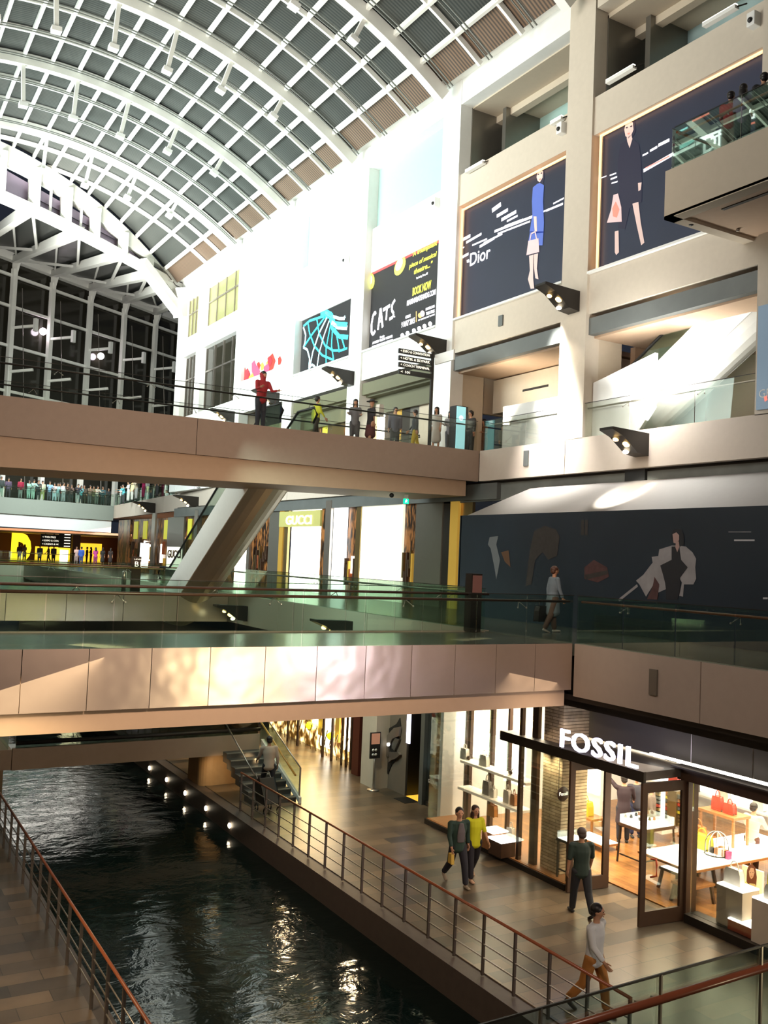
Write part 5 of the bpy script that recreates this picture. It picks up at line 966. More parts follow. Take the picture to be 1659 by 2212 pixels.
# plinths near the glass
for k, (px, py, w, d_, h, mb_, mt, l) in enumerate(((1546, 2004, .62, .5, .92, 'cream', 'wglow2', 'white plinth with lit top behind the red box in the display window'), (1571, 2019, .55, .35, .36, mat('orange_red_box', (.5, .07, .02), .5), 'wglow2', 'low orange-red display box with white top on the floor of the window'), (1622, 2046, .8, .5, .98, 'cream', 'wglow2', 'tall cream plinth at the right edge of the display window'))):
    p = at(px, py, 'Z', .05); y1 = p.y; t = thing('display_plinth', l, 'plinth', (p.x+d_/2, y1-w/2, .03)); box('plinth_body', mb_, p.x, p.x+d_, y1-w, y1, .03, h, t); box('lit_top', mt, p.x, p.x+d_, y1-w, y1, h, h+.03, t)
    if k == 0: handbag(p.x+.25, y1-.22, h+.03, .38, .3, .15, wht, 'white bag with handle on the lit white plinth', pi/2)
    if k == 2: handbag(p.x+.2, y1-.35, h+.03, .36, .26, .14, wht, 'white bag with black cord on the tall cream plinth', pi/2); handbag(p.x+.42, y1-.25, h+.03, .4, .5, .1, yel, 'yellow-olive bag behind the white bag at the right edge', pi/2)
p = at(1622, 1945, 'Z', .9); Xp = 17.0
t = thing('portrait_board', 'cut-out portrait board of a woman with long brown hair in the display window', 'display board', (Xp, p.y, .03))
a = at(1603, 1868, 'X', Xp); b = at(1645, 1985, 'X', Xp); box('board', mat('pale_yellow_board', (.85, .8, .45), .5, emit=(1, .95, .6), es=.6), Xp, Xp+.05, b.y, a.y, .03, a.z, t)
def z9(l): return [(1340+x/4.81, 1600+y/4.81) for x, y in l]
decal('printed_hair', z9([(1310, 1470), (1315, 1350), (1335, 1290), (1375, 1285), (1405, 1320), (1418, 1420), (1410, 1510), (1380, 1500), (1330, 1490)]), mat('printed_brown_hair', (.20, .06, .03), .6), 'X', Xp-.01, t)
decal('printed_face', z9([(1335, 1360), (1355, 1320), (1385, 1325), (1395, 1370), (1380, 1420), (1360, 1440), (1342, 1410)]), mat('printed_face_tone', (.8, .5, .35), .6), 'X', Xp-.016, t)
decal('printed_blouse', z9([(1290, 1650), (1300, 1530), (1345, 1480), (1400, 1490), (1430, 1560), (1425, 1650), (1360, 1700)]), mat('printed_blouse', (.85, .75, .4), .6), 'X', Xp-.012, t)
decal('printed_eye', z9(oval(1352, 1372, 6, 4, 0, 6)), 'dark', 'X', Xp-.02, t); decal('printed_eye', z9(oval(1378, 1370, 6, 4, 0, 6)), 'dark', 'X', Xp-.02, t); decal('printed_mouth', z9(oval(1364, 1408, 9, 4, 0, 6)), red, 'X', Xp-.02, t)
q = itempos(1605, .05, 16.7); handbag(16.7, q.y, .45, .42, .25, .16, yel, 'mustard and brown bag at the foot of the portrait board', pi/2)
tag(box('display_block', 'wood', 16.6, 16.95, q.y-.25, q.y+.2, .03, .45), 'wooden block under the mustard bag', 'display block')
# wall of watches, interior shelving, bright back wall
t = thing('watch_wall', 'white wall cabinet with rows of small boxed watches behind the open right door', 'cabinet', (20, 15, .9)); XX = 19.6
a = at(1413, 1697, 'X', XX); b = at(1447, 1785, 'X', XX); box('cabinet_back', 'wglow2', XX, XX+.1, b.y, a.y, b.z, a.z, t); box('cabinet_frame', 'brass', XX-.12, XX+.1, b.y-.3, b.y, .5, a.z+.05, t); box('cabinet_base', 'white', XX-.5, XX+.1, b.y-.2, a.y, .3, b.z, t)
for i in range(4):
    for j in range(8): box('boxed_watch', rs.choice([red, 'brass', 'grey', yel, 'wood']), XX-.06, XX, a.y-.1-i*.36-.15, a.y-.1-i*.36, b.z+.1+j*(a.z-b.z-.15)/8, b.z+.1+j*(a.z-b.z-.15)/8+.12, t)
t = thing('wall_shelving', 'glowing white shelving full of bags along the back wall of the shop', 'shelving', (22.6, 14, .1))
box('lit_back', 'wglow2', 22.8, 22.9, 8.2, 21.5, .6, 2.9, t)
for z in (.6, 1.15, 1.7, 2.25): box('shelf', 'white', 22.4, 22.8, 8.2, 21.5, z, z+.05, t)
BN = {id(yel): 'mustard', id(red): 'red', id(tanl): 'tan', id(wht): 'white', id(gry): 'grey', id(blk): 'black'}
bagm = [yel, red, tanl, wht, gry, blk, yel, tanl]; n_ = 0
for z in (.66, 1.21, 1.76, 2.31):
    for i in range(12):
        y = 9.2+i*1.02+rs.random()*.3; m_ = rs.choice(bagm); handbag(22.58, y, z, .34, .26+.1*rs.random(), .14, m_, '%s bag, %s from the right on the %s shelf of the glowing back wall' % (BN[id(m_) if not isinstance(m_, str) else m_], ORD[i], {.66: 'lowest', 1.21: 'second', 1.76: 'third', 2.31: 'top'}[z]), pi/2)['group'] = 'bags on the back wall shelving'
t = thing('light_panel', 'large glowing white panel inside the entrance', 'light panel', (19, 18, 0)); a = at(1249, 1648, 'X', 19); b = at(1291, 1718, 'X', 19); box('diffuser', 'wglow', 19, 19.1, b.y, a.y, b.z, a.z, t); box('panel_stand', 'white', 19.1, 19.2, b.y, a.y, .03, a.z, t)
a = at(1250, 1722, 'X', 18.3); b = at(1290, 1790, 'X', 18.3); legs_table('side_table', 'wooden shelf table with the mustard bag seen through the left door', 'table', 18.1, 18.6, b.y, a.y+.3, at(1255, 1756, 'X', 18.3).z, 'wood', 'wood', .05, .06); q = spos(1264, at(1255, 1756, 'X', 18.3).z, 18.3); handbag(18.3, q.y, q.z, .44, .36, .2, yel, 'mustard handbag on the wooden shelf table', pi/2)
a = at(1249, 1800, 'X', 17.3); legs_table('side_table', 'low white-topped table seen through the left door', 'table', 17.1, 17.7, a.y-1.1, a.y, a.z, 'wood', 'wood', .04, .05, topglow='wglow2')
t = thing('counter', 'long white lit counter at the right of the shop behind the white-topped table', 'counter', (20.5, 11, 0)); box('counter_body', 'wood', 20, 20.7, 9, 14.2, .03, .9, t); box('counter_top', 'wglow2', 19.9, 20.8, 8.9, 14.3, .9, .95, t)
q = itempos(1600, .95, 20.3); tag(MB().lathe([(.12, 0), (.03, .03), (.03, .5), (.22, .52), (.22, .56)], (20.3, min(q.y, 14.1), .95), 10).build('display_stand', 'red' if 0 else red), 'dark red T-shaped display stand on the lit counter', 'stand')
tag(box('bag_display', yel, 20.1, 20.5, 9.4, 9.9, .95, 1.7), 'yellow block display at the right edge of the lit counter', 'display')

# ================================================================== neighbour shops along the quay
t = thing('watch_shop_window', 'tall glass window of the watch shop with bright cases behind, left of the display bay', 'shop window', (15.6, 22.8, 0)); GX = 15.5; WSW = t
y0 = spos(985, 1, GX).y; y1 = spos(921, 1, GX).y; box('glass_pane', 'glass2', GX, GX+.015, 21.95, y1, .1, 3.7, t); box('sill', 'dark', GX-.04, GX+.1, 21.95, y1, 0, .12, t); box('back_wall', 'bronze', GX+2.4, GX+2.5, 21.95, y1+2, 0, 3.7, t); box('left_wall', 'darkwood', GX+.1, GX+2.4, y1+.02, y1+.12, 0, 3.7, t)
a = at(925, 1690, 'X', GX-.01); b = at(977, 1690, 'X', GX-.01); text('lettering', 'GLOBAL TIME STORE', mat('etched_white_letters', (.8, .8, .78), .5), (GX-.012, a.y, a.z), .11, AX_WALL, a.y-b.y, .003, t)
o = legs_table('showcase', 'white-blue lit glass watch case behind the watch shop window', 'showcase', GX+.35, GX+.95, 22.1, y1-.15, .95, 'dark', 'grey', .04, .06, .3, 0, 0, False, glow('blue_white_tray', (.75, .95, 1), 1.6))
for k, (px, z, m_, w) in enumerate(((962, 1.9, 'wglow2', .5), (968, 2.5, glow('blue_white_tray', (0, 0, 0), 1), .35), (955, 1.6, MATS['yellow_reflecting_panel'], .4), (977, 2.1, MATS['yellow_reflecting_panel'], .3), (958, 3.1, 'wglow2', .6), (969, 3.35, 'sgn', .5))):
    q = spos(px, z, GX+1.6); lab(box('lit_panel', m_, GX+1.6, GX+1.65, q.y-w/2, q.y+w/2, z-.1, z+.12, WSW), ['white lit strip in the watch shop, middle height', 'small blue-white lit sign in the watch shop', 'yellow panel low in the watch shop', 'yellow panel right in the watch shop', 'wide white light near the watch shop ceiling', 'violet-white light at the top of the watch shop'][k])
sbox('wall_quay_pier', 'grey', GX-.12, GX+.3, spos(921, 1, GX).y, spos(913, 1, GX).y, 0, 3.8)
# doorway with yellow floor
ya, yb = spos(912, 1, GX).y, spos(880, 1, GX).y
t = thing('doorway', 'narrow doorway with glowing yellow floor and steel head left of the watch shop', 'doorway', (GX+.5, (ya+yb)/2, 0))
box('lit_floor', glow('yellow_floor_glow', (1, .55, .05), .8), GX, GX+1.3, ya, yb, .0, .02, t); box('back_panel', 'wood', GX+1.3, GX+1.4, ya, yb, 0, 2.0, t); box('upper_panel', 'greymetal', GX+.6, GX+.7, ya, yb, 2.0, 3.8, t); box('side_panel', 'dark', GX, GX+1.3, yb-.03, yb, 0, 3.8, t); box('light_strip', glow('violet_white_strip', (.8, .8, 1), 2.4), GX-.05, GX, yb-.12, yb+.05, 1.6, 2.8, t); box('threshold_mat', 'black', GX-.5, GX-.02, ya+.1, yb-.1, 0, .012, t)
# stone wall with relief
yc = spos(822, 1, GX).y
sbox('wall_quay_relief', mat('grey_brown_stone_slab', (.17, .14, .11), .5, noise=.25, nscale=1.5), GX-.02, GX+.3, yb+.05, yc, 0, 3.8); sbox('wall_quay_dark', 'darkwood', GX-.05, GX+.3, yc, yc+.5, 0, 3.8)
t = thing('wall_relief', 'jagged dark relief with a grey mask-like head on the stone wall', 'relief', (GX-.05, (yb+yc)/2, 1))
def z10(l): return [(480+x/3.456, 1480+y/3.456) for x, y in l]
def rpoly(nm, l, X, th, m_): return MB().prism([at(x, y, 'X', X) for x, y in z10(l)], (th, 0, 0)).build(nm, m_, t)
rpoly('jagged_opening', [(1325, 245), (1300, 290), (1250, 320), (1215, 360), (1195, 400), (1188, 520), (1210, 560), (1215, 610), (1235, 665), (1265, 590), (1300, 555), (1325, 520), (1290, 490), (1310, 400), (1335, 340)], GX-.05, .03, 'black')
rpoly('mask_plate', [(1325, 310), (1280, 320), (1225, 380), (1200, 440), (1215, 520), (1245, 540), (1240, 460), (1270, 400), (1315, 380)], GX-.12, .08, 'steel'); rpoly('mask_plate', [(1240, 500), (1310, 500), (1325, 520), (1290, 550), (1260, 560), (1240, 580)], GX-.12, .08, 'steel'); rpoly('mask_plate', [(1290, 395), (1320, 405), (1300, 450), (1285, 490), (1265, 470), (1270, 430)], GX-.1, .06, 'greymetal')
rpoly('mask_eye', oval(1237, 443, 10, 14, 0, 8), GX-.15, .03, 'wglow2')
# white column, sign stand, dark red post
c = at(790, 1700, 'Z', 0); ya2 = spos(811, 1, 15.0).y; yb2 = spos(781, 1, 15.0).y
tag(box('column', 'cream', 15.0, 15.5, ya2, yb2, 0, 4.6), 'pale square column on the quay behind the round-based sign stand', 'column')
p = at(806, 1707, 'Z', 0); t = thing('sign_stand', 'round-based sign stand with a small framed poster in front of the pale column', 'sign stand', p)
MB().lathe([(.2, 0), (.2, .03), (.04, .06)], p, 18).build('stand_base', 'steel', t); MB().tube([p+Vector((0, 0, .05)), p+Vector((0, 0, 1.2))], .03, 8).build('pole', 'steel', t)
ppp = box('poster_frame', 'black', p.x-.18, p.x+.18, p.y-.03, p.y+.02, .98, 1.78, t); box('printed_picture', mat('peach_print', (.55, .25, .14), .6, emit=(.6, .3, .2), es=.3), p.x-.15, p.x+.15, p.y-.034, p.y-.03, 1.42, 1.75, ppp)
for k in range(4): MB().lathe([(.045, 0), (.045, .004)], (0, 0, 0), 10).xform(Matrix.Translation((p.x-.08+.1*(k % 2), p.y-.036, 1.1+.14*(k//2))) @ Matrix.Rotation(pi/2, 4, 'X')).build('printed_disc', 'white', ppp)
tag(box('post', mat('dark_red_post', (.09, .02, .012), .5), 15.35, 15.75, spos(778, 1, 15.4).y, spos(764, 1, 15.4).y, 0, 4.6), 'dark red post between the golden shop window and the pale column', 'post')
# golden shop window
t = thing('golden_shop_window', 'glowing golden shop window with ornate brass screens down the quay', 'shop window', (15.6, 33, 0)); QX = 15.6
def qpan(x0, x1, m_, z0, z1, off=0, nm='panel'): return box(nm, m_, QX+off, QX+off+.06, spos(x1, 1, QX).y, spos(x0, 1, QX).y, z0, z1, t)
gg = glow('golden_glow', (1, .62, .16), 1.7)
gback = mottled('mottled_gold', (.45, .2, .03), (1, .72, .3), .15, 3.0, 2.6)
qpan(560, 764, gback, 0, 4.4, .5)
for x0, x1, z0, z1 in ((620, 640, 3.2, 4.2), (645, 662, .9, 1.6), (660, 672, 1.2, 2.8), (672, 692, .2, 4.2), (722, 734, .4, 4.2), (700, 715, 3.0, 4.2), (640, 670, 3.4, 4.2)): qpan(x0, x1, 'wglow', z0, z1, .4, 'lit_panel')
for x, w in ((622, 2), (643, 3), (697, 3), (716, 3), (738, 2), (748, 2), (757, 3)): qpan(x, x+w, 'darkwood', 0, 4.4, -.02, 'mullion')
for x0, x1 in ((672, 680), (708, 716), (650, 656)): qpan(x0, x1, 'gold', .6, 1.9, .3, 'figure_display')
for i in range(13):
    x = 618+i*11.2; y = spos(x, 1, QX).y; MB().tube([(QX, y, .1), (QX-.02, y+.16, .55), (QX, y, 1.0)], .022, 5).build('screen_scroll', 'brass', t)
for x, y in ((714, 1590), (668, 1567)): q = at(x, y, 'X', QX+.1); MB().ell(q, (.14, .14, .14), 10, 7).build('yellow_lantern', glow('yellow_lantern_glow', (.75, .85, .02), 1.2), t)
area('golden_window_spill', (15.4, 31, 2.2), (12.8, 30.0, 0), 4, 200, (1, .66, .25), 2.5, 150)
sbox('wall_quay_far', 'darkwood', 15.7, 16.0, 41, 96, 0, 4.6); sbox('wall_quay_end', 'darkwood', 10.3, 15.7, 62, 62.3, 0, 4.8); sbox('wall_shop_rear_partition', 'dark', 16.3, 18.2, 21.92, 27, 0, 4.6)
# ================================================================== people
def loft(mb, secs, n=12):
    """secs: (point, rx, ry); ring plane is perpendicular to the path; rounded ends"""
    P = [Vector(s[0]) for s in secs]; rings = []; m = len(P)
    full = []
    for i in range(m):
        d = ((P[i+1] if i < m-1 else P[i])-(P[i-1] if i else P[i])).normalized(); full.append((P[i], d, secs[i][1], secs[i][2]))
    p, d, a, b = full[0]; full = [(p-d*min(a, b)*.6, d, a*.55, b*.55), (p-d*min(a, b)*.3, d, a*.85, b*.85)]+full
    p, d, a, b = full[-1]; full += [(p+d*min(a, b)*.3, d, a*.85, b*.85), (p+d*min(a, b)*.6, d, a*.55, b*.55)]
    vs = []
    for p, d, a, b in full:
        u = Vector((1, 0, 0)); u = (u-d*u.dot(d))
        if u.length < .2: u = Vector((0, 0, 1))-d*d.z
        u.normalize(); w = d.cross(u)
        vs += [p+u*a*cos(2*pi*k/n)+w*b*sin(2*pi*k/n) for k in range(n)]
    M_ = len(full); fs = [(i*n+k, i*n+(k+1) % n, (i+1)*n+(k+1) % n, (i+1)*n+k) for i in range(M_-1) for k in range(n)]
    fs += [tuple(range(n))[::-1], tuple((M_-1)*n+k for k in range(n))]; mb.add(vs, fs, True)
def fuse(mb, vox, name):
    me = bpy.data.meshes.new(name); me.from_pydata([tuple(p) for p in mb.v], [], mb.f); me.update()
    o = bpy.data.objects.new(name, me); COL.objects.link(o); r = o.modifiers.new('r', 'REMESH'); r.mode = 'VOXEL'; r.voxel_size = vox; r.use_smooth_shade = True
    s_ = o.modifiers.new('s', 'SMOOTH'); s_.iterations = 3; s_.factor = .5
    m2 = bpy.data.meshes.new_from_object(o.evaluated_get(bpy.context.evaluated_depsgraph_get())); bpy.data.objects.remove(o); m2.name = name; m2.materials.clear(); m2.materials.append(None); return m2
def pose(legL=(0, 0), legR=(0, 0), armL=(0, 6, 8), armR=(0, 6, 8), lean=0., head=(0, 0), fem=False, hero=False, skirt=False, coat=False, longhair=False, cap=False, hood=False, short=False, vox=.03):
    """local figure, facing +y, feet on z=0, 1.72 m; angles in degrees: leg (swing, knee), arm (swing forward, out, elbow)"""
    J = {}; sw = .155 if fem else .185; hw = .085
    def leg(s, a, k):
        a, k = radians(a), radians(k); h = Vector((s*hw, 0, .90)); kn = h+.43*Vector((s*.02, sin(a), -cos(a))); an = kn+.40*Vector((0, sin(a-k), -cos(a-k))); return h, kn, an, k-a
    L, R = leg(-1, *legL), leg(1, *legR); dz = min(L[2].z, R[2].z)-.075
    def sh(p): return p-Vector((0, 0, dz))
    L = [sh(p) for p in L[:3]]+[L[3]]; R = [sh(p) for p in R[:3]]+[R[3]]
    top = .90-dz; ln = radians(lean); up = Vector((0, sin(ln), cos(ln))); base = Vector((0, 0, top))
    chest, neck, hd = base+up*.36, base+up*.55, base+up*.55+Vector((0, .01, .145))
    def arm(s, a, o, e):
        a, o, e = radians(a), radians(o), radians(e); S = base+up*.50+Vector((s*sw, 0, 0)); d = Vector((s*sin(o), sin(a)*cos(o), -cos(a)*cos(o))); E_ = S+.28*d
        a2 = a+e; d2 = Vector((s*sin(o)*.4, sin(a2), -cos(a2))).normalized(); W_ = E_+.24*d2; return S, E_, W_, d2
    AL, AR = arm(-1, *armL), arm(1, *armR)
    k = .9 if fem else 1.
    body = MB()
    loft(body, [(base-up*.02, .14*k, .10), (base+up*.15, .125*k, .09), (chest, .15*k, .10), (base+up*.48, .14*k, .075)], 14)
    loft(body, [(neck-up*.05, .05, .05), (neck+up*.05, .048, .05), (hd-Vector((0, 0, .04)), .055, .06)], 10)
    for A in (AL, AR): loft(body, [(A[0], .048*k, .048*k), (A[1], .038*k, .038*k), (A[2], .026, .028)], 10); loft(body, [(base+up*.47, .06, .05), (A[0], .05, .05)], 8)
    for G in (L, R): loft(body, [(G[0], .085, .085), (G[1], .055, .058), (G[1].lerp(G[2], .35), .052, .055), (G[2], .035, .038)], 10)
    yaw_, nod = radians(head[0]), radians(head[1]); HM = Matrix.Translation(hd) @ Matrix.Rotation(yaw_, 4, 'Z') @ Matrix.Rotation(-nod, 4, 'X')
    h = MB(); h.ell((0, 0, .03), (.074, .092, .105), 16, 12); loft(h, [((0, .025, -.02), .055, .06), ((0, .035, -.065), .035, .04)], 12); h.ell((0, .098, .0), (.013, .018, .022), 8, 6); h.ell((-.076, .0, .01), (.01, .02, .028), 6, 5); h.ell((.076, .0, .01), (.01, .02, .028), 6, 5); h.xform(HM); body.add(h.v, h.f, True)
    out = {}
    bm_ = fuse(body, vox if hero else max(vox, .028), 'person')
    # hands: palm, thumb on its side, four unequal bent fingers
    hands = MB()
    for s, A in ((-1, AL), (1, AR)):
        w, d = A[2], A[3]; side = Vector((0, 1, 0)) if abs(d.y) < .9 else Vector((1, 0, 0)); side = (side-d*side.dot(d)).normalized(); pn_ = d.cross(side).normalized()*(-s)
        loft(hands, [(w, .02, .026), (w+d*.045, .014, .036), (w+d*.085, .013, .038)], 8)
        if hero or vox < .05:
            for q, (off, ln_) in enumerate(((-.028, .052), (-.010, .065), (.009, .07), (.027, .062))):
                r0 = w+d*.09+side*off; c1 = r0+d*ln_*.5+pn_*.006; c2 = c1+(d*.8+pn_*.6).normalized()*ln_*.5; loft(hands, [(r0, .009, .009), (c1, .0085, .0085), (c2, .007, .007)], 6)
            t0 = w+d*.03+side*.03; loft(hands, [(t0, .012, .012), (t0+d*.03+side*.022, .010, .010), (t0+d*.055+side*.026+pn_*.012, .008, .008)], 6)
    o_v = [tuple(v.co) for v in bm_.vertices]; o_f = [tuple(p.vertices) for p in bm_.polygons]; n0 = len(o_v)
    me = bpy.data.meshes.new('person'); me.from_pydata(o_v+[tuple(p) for p in hands.v], [], o_f+[tuple(i+n0 for i in f) for f in hands.f]); me.polygons.foreach_set('use_smooth', [True]*len(me.polygons)); me.materials.append(None); out['person'] = me
    e = .016
    top_ = MB()
    hem = -.08 if not coat else -.38
    prof = [(base+up*(hem if hem > -.2 else 0), .15*k+e, .115+e), (base+up*.15, .13*k+e, .095+e), (chest, .155*k+e, .105+e), (base+up*.48, .145*k+e, .08+e)]
    if coat: prof = [(base+Vector((0, 0, -.38)), .17+e, .16+e), (base, .15+e, .125+e)]+prof[1:]
    loft(top_, prof, 14)
    for A in (AL, AR):
        loft(top_, [(base+up*.46, .07, .06), (A[0], .062, .062)], 8)
        loft(top_, [(A[0], .06*k, .06*k), (A[1], .05*k, .05*k)]+([(A[1].lerp(A[2], .85), .042, .042)] if (not fem or coat or hood) and not short else []), 10)
    if hood: loft(top_, [(neck, .07, .08), (hd+Vector((0, -.02, .06)), .10, .115)], 12)
    out['shirt'] = fuse(top_, vox, 'shirt')
    tr = MB()
    if skirt: loft(tr, [(base, .14, .11), (base-Vector((0, 0, .18)), .17, .15), (base-Vector((0, 0, .45)), .19, .18)], 14)
    else:
        for G in (L, R): loft(tr, [(G[0], .10, .10), (G[1], .072, .075), (G[1].lerp(G[2], .4), .066, .07), (G[1].lerp(G[2], .93), .058, .062)], 10)
        loft(tr, [(base+up*.04, .14*k+.01, .105), (base-Vector((0, 0, .06)), .14, .11)], 12)
    out['skirt' if skirt else 'trousers'] = fuse(tr, vox, 'trousers')
    hr = MB(); hr.ell((0, -.018, .055), (.086, .095, .092), 16, 10); hr.ell((0, -.045, .0), (.078, .06, .08), 12, 8)
    if longhair: hr.ell((0, -.05, -.1), (.085, .055, .17), 12, 8); hr.ell((-.06, .0, -.08), (.03, .05, .13), 8, 6); hr.ell((.06, .0, -.08), (.03, .05, .13), 8, 6)
    hr.xform(HM); me = bpy.data.meshes.new('hair'); me.from_pydata([tuple(p) for p in hr.v], [], hr.f); me.polygons.foreach_set('use_smooth', [True]*len(me.polygons)); me.materials.append(None); out['hair'] = me
    if cap: out['hair'] = None; hr2 = MB(); hr2.lathe([(.19, .07), (.185, .085), (.09, .09), (.085, .15), (.04, .17)], (0, 0, 0), 16).xform(HM); me = bpy.data.meshes.new('hat'); me.from_pydata([tuple(p) for p in hr2.v], [], hr2.f); me.materials.append(None); out['hat'] = me
    shs = []
    for G in (L, R):
        s2 = MB(); a = G[2]; f_ = Vector((0, cos(G[3]), -sin(G[3]))) if G[3] > 0.35 else Vector((0, 1, 0)); z_ = Vector((0, 0, -.045)); loft(s2, [(a+z_-f_*.03, .038, .032), (a+z_+f_*.06, .042, .03), (a+z_+f_*.15, .036, .022)], 10)
        me = bpy.data.meshes.new('shoe'); me.from_pydata([tuple(p) for p in s2.v], [], s2.f); me.polygons.foreach_set('use_smooth', [True]*len(me.polygons)); me.materials.append(None); shs.append(me)
    out['shoes'] = shs
    if hero:
        f2 = []
        for nm, c, r, m_ in (('eye', (-.028, .085, .035), (.013, .01, .007), 'black'), ('eye', (.028, .085, .035), (.013, .01, .007), 'black'), ('mouth', (0, .088, -.038), (.022, .01, .007), mat('lip', (.32, .10, .08), .5))):
            e_ = MB().ell(c, r, 8, 6).xform(HM); me = bpy.data.meshes.new(nm); me.from_pydata([tuple(p) for p in e_.v], [], e_.f); me.materials.append(M[m_] if isinstance(m_, str) else m_); f2.append((nm, me))
        out['face'] = f2
    out['J'] = dict(AL=AL, AR=AR, base=base, up=up, hd=hd, neck=neck)
    return out
def person(P, x, y, z, face, label, top, bottom, h=1.7, shoes=(.02, .02, .02), hairc=None, skinc=None, group=None, top_rough=.8):
    """face: heading in degrees, 0 looks along +y, 90 looks along -x"""
    def mk(nm, me, m_, parent):
        o = bpy.data.objects.new(nm, me); COL.objects.link(o)
        if parent is not None: o.parent = parent
        if m_ is not None: o.material_slots[0].link = 'OBJECT'; o.material_slots[0].material = m_
        return o
    r = mk('person', P['person'], skinc or M['skin'], None); s = h/1.72; w_ = s*(1.13 if 'face' in P else 1.1); r.location = (x, y, z); r.rotation_euler = (0, 0, radians(face)); r.scale = (w_, w_, s); tag(r, label, 'person', group); WO[r] = Vector((x, y, z))
    mk('shirt', P['shirt'], cloth(top, top_rough), r)
    if 'skirt' in P: mk('skirt', P['skirt'], cloth(bottom), r)
    else: mk('trousers', P['trousers'], cloth(bottom), r)
    if P['hair']: mk('hair', P['hair'], hairc or M['hair'], r)
    if 'hat' in P: mk('hat', P['hat'], hairc or cloth((.03, .03, .03)), r)
    for me in P['shoes']: mk('shoe', me, cloth(shoes), r)
    for nm, me in P.get('face', []): mk(nm, me, None, r)
    return r
def toward(dx, dy): return math.degrees(math.atan2(-dx, dy))
# --- the four walkers on the quay (faces: towards the camera is about 180+)
p1 = pose((16, 10), (-14, 22), (-12, 8, 14), (16, 8, 30), 2, (18, 6), hero=True, vox=.013)
w = at(1280, 2188, 'Z', 0)
person(p1, w.x, w.y, 0, 200, 'man in a white long-sleeved shirt and orange-brown trousers walking behind the canal railing', (.62, .63, .64), (.42, .17, .035), 1.74, (.03, .02, .015))
p2 = pose((12, 4), (-16, 14), (-5, 9, 12), (10, 9, 16), 3, (0, 8), hero=True, short=True, vox=.013)
g = at(1253, 1976, 'Z', 0)
person(p2, g.x, g.y, 0, -20, 'man in a dark green T-shirt and dark trousers, seen from behind at the entrance', (.018, .035, .028), (.018, .02, .026), 1.76, (.012, .01, .01), hairc=mat('grey_brown_hair', (.06, .04, .035), .6))
p3 = pose((18, 8), (-16, 26), (-14, 10, 18), (12, 8, 20), 1, (-10, 4), hero=True, vox=.013)
c1 = at(986, 1912, 'Z', 0)
m3 = person(p3, c1.x, c1.y, 0, 172, 'man in a dark green jacket and grey T-shirt carrying a small yellow bag', (.012, .035, .025), (.012, .012, .02), 1.72, (.25, .2, .14))
o = MB(); loft(o, [((0, .112, .98), .085, .03), ((0, .128, 1.2), .09, .03), ((0, .118, 1.38), .05, .025)], 10); me = fuse(o, .012, 'undershirt'); q = bpy.data.objects.new('undershirt', me); COL.objects.link(q); q.parent = m3; me.materials[0] = cloth((.10, .085, .09))
wr = p3['J']['AR'][2]+p3['J']['AR'][3]*.1; o = MB().prism([(wr.x+.01, wr.y-.08, wr.z-.24), (wr.x+.01, wr.y+.1, wr.z-.24), (wr.x+.01, wr.y+.08, wr.z-.03), (wr.x+.01, wr.y-.06, wr.z-.03)], (.07, 0, 0)); mt = Matrix.Translation(c1) @ Matrix.Rotation(radians(172), 4, 'Z'); o.xform(mt)
tag(o.build('shopping_bag', mat('yellow_paper', (.55, .36, .06), .7)), 'small yellow shopping bag held by the man in the green jacket', 'bag')
p4 = pose((-14, 20), (12, 6), (14, 10, 26), (-10, 12, 30), 1, (6, 4), fem=True, hero=True, longhair=True, vox=.013)
c2 = at(1021, 1900, 'Z', 0)
person(p4, c2.x, c2.y, 0, 165, 'woman with long dark hair in a bright yellow sweater and dark trousers', (.58, .58, .01), (.012, .01, .016), 1.66, (.5, .3, .2), hairc=mat('dark_brown_hair', (.03, .012, .008), .5))
# --- lower gallery: woman in grey-blue coat
p5 = pose((10, 4), (-12, 12), (-8, 8, 14), (8, 8, 12), 2, (0, 6), fem=True, hero=True, coat=True, vox=.014)
c = at(1192, 1366, 'Z', 5.5)
r5 = person(p5, c.x, c.y, 5.5, -100, 'woman in a long grey-blue coat carrying a dark bag, walking past the dark hoarding', (.15, .19, .22), (.12, .07, .05), 1.66, (.5, .45, .4), hairc=mat('brown_hair', (.08, .03, .015), .5))
handbag(c.x-.28, c.y+.1, 5.78, .38, .36, .16, blk, 'large dark bag carried by the woman in the grey-blue coat', .2)
# --- shop: person in black reaching up, assistants
p6 = pose((0, 2), (4, 4), (150, 35, 10), (20, 12, 40), 3, (0, 0), hero=False, coat=True, vox=.02)
q = at(1345, 1822, 'Z', .03); person(p6, q.x+.05, q.y+.05, .03, -40, 'person in black clothes reaching one arm up inside the shop entrance', (.018, .008, .014), (.015, .012, .02), 1.74)
p7 = pose((0, 0), (3, 3), (25, 10, 60), (30, 10, 50), 6, (0, 10), vox=.022)
q = spos(1624, .95, 19.6); person(p7, 19.3, spos(1624, .95, 19.3).y, .03, -80, 'shop assistant in a pale grey shirt behind the white-topped table', (.45, .38, .3), (.08, .03, .02), 1.68)
p_ = pose((0, 0), (0, 0), (0, 6, 8), (10, 8, 20), 0, (0, 0), vox=.03)
q = at(1404, 1836, 'Z', .03); person(p_, q.x, q.y, .03, -150, 'person in grey with white shoes standing just behind the right door', (.2, .15, .13), (.05, .035, .03), 1.68, (.6, .6, .58))
q = at(1372, 1808, 'Z', .03); person(p_, q.x, q.y, .03, 150, 'person in navy trousers and black top standing behind the open showcase', (.03, .03, .045), (.02, .03, .09), 1.66)
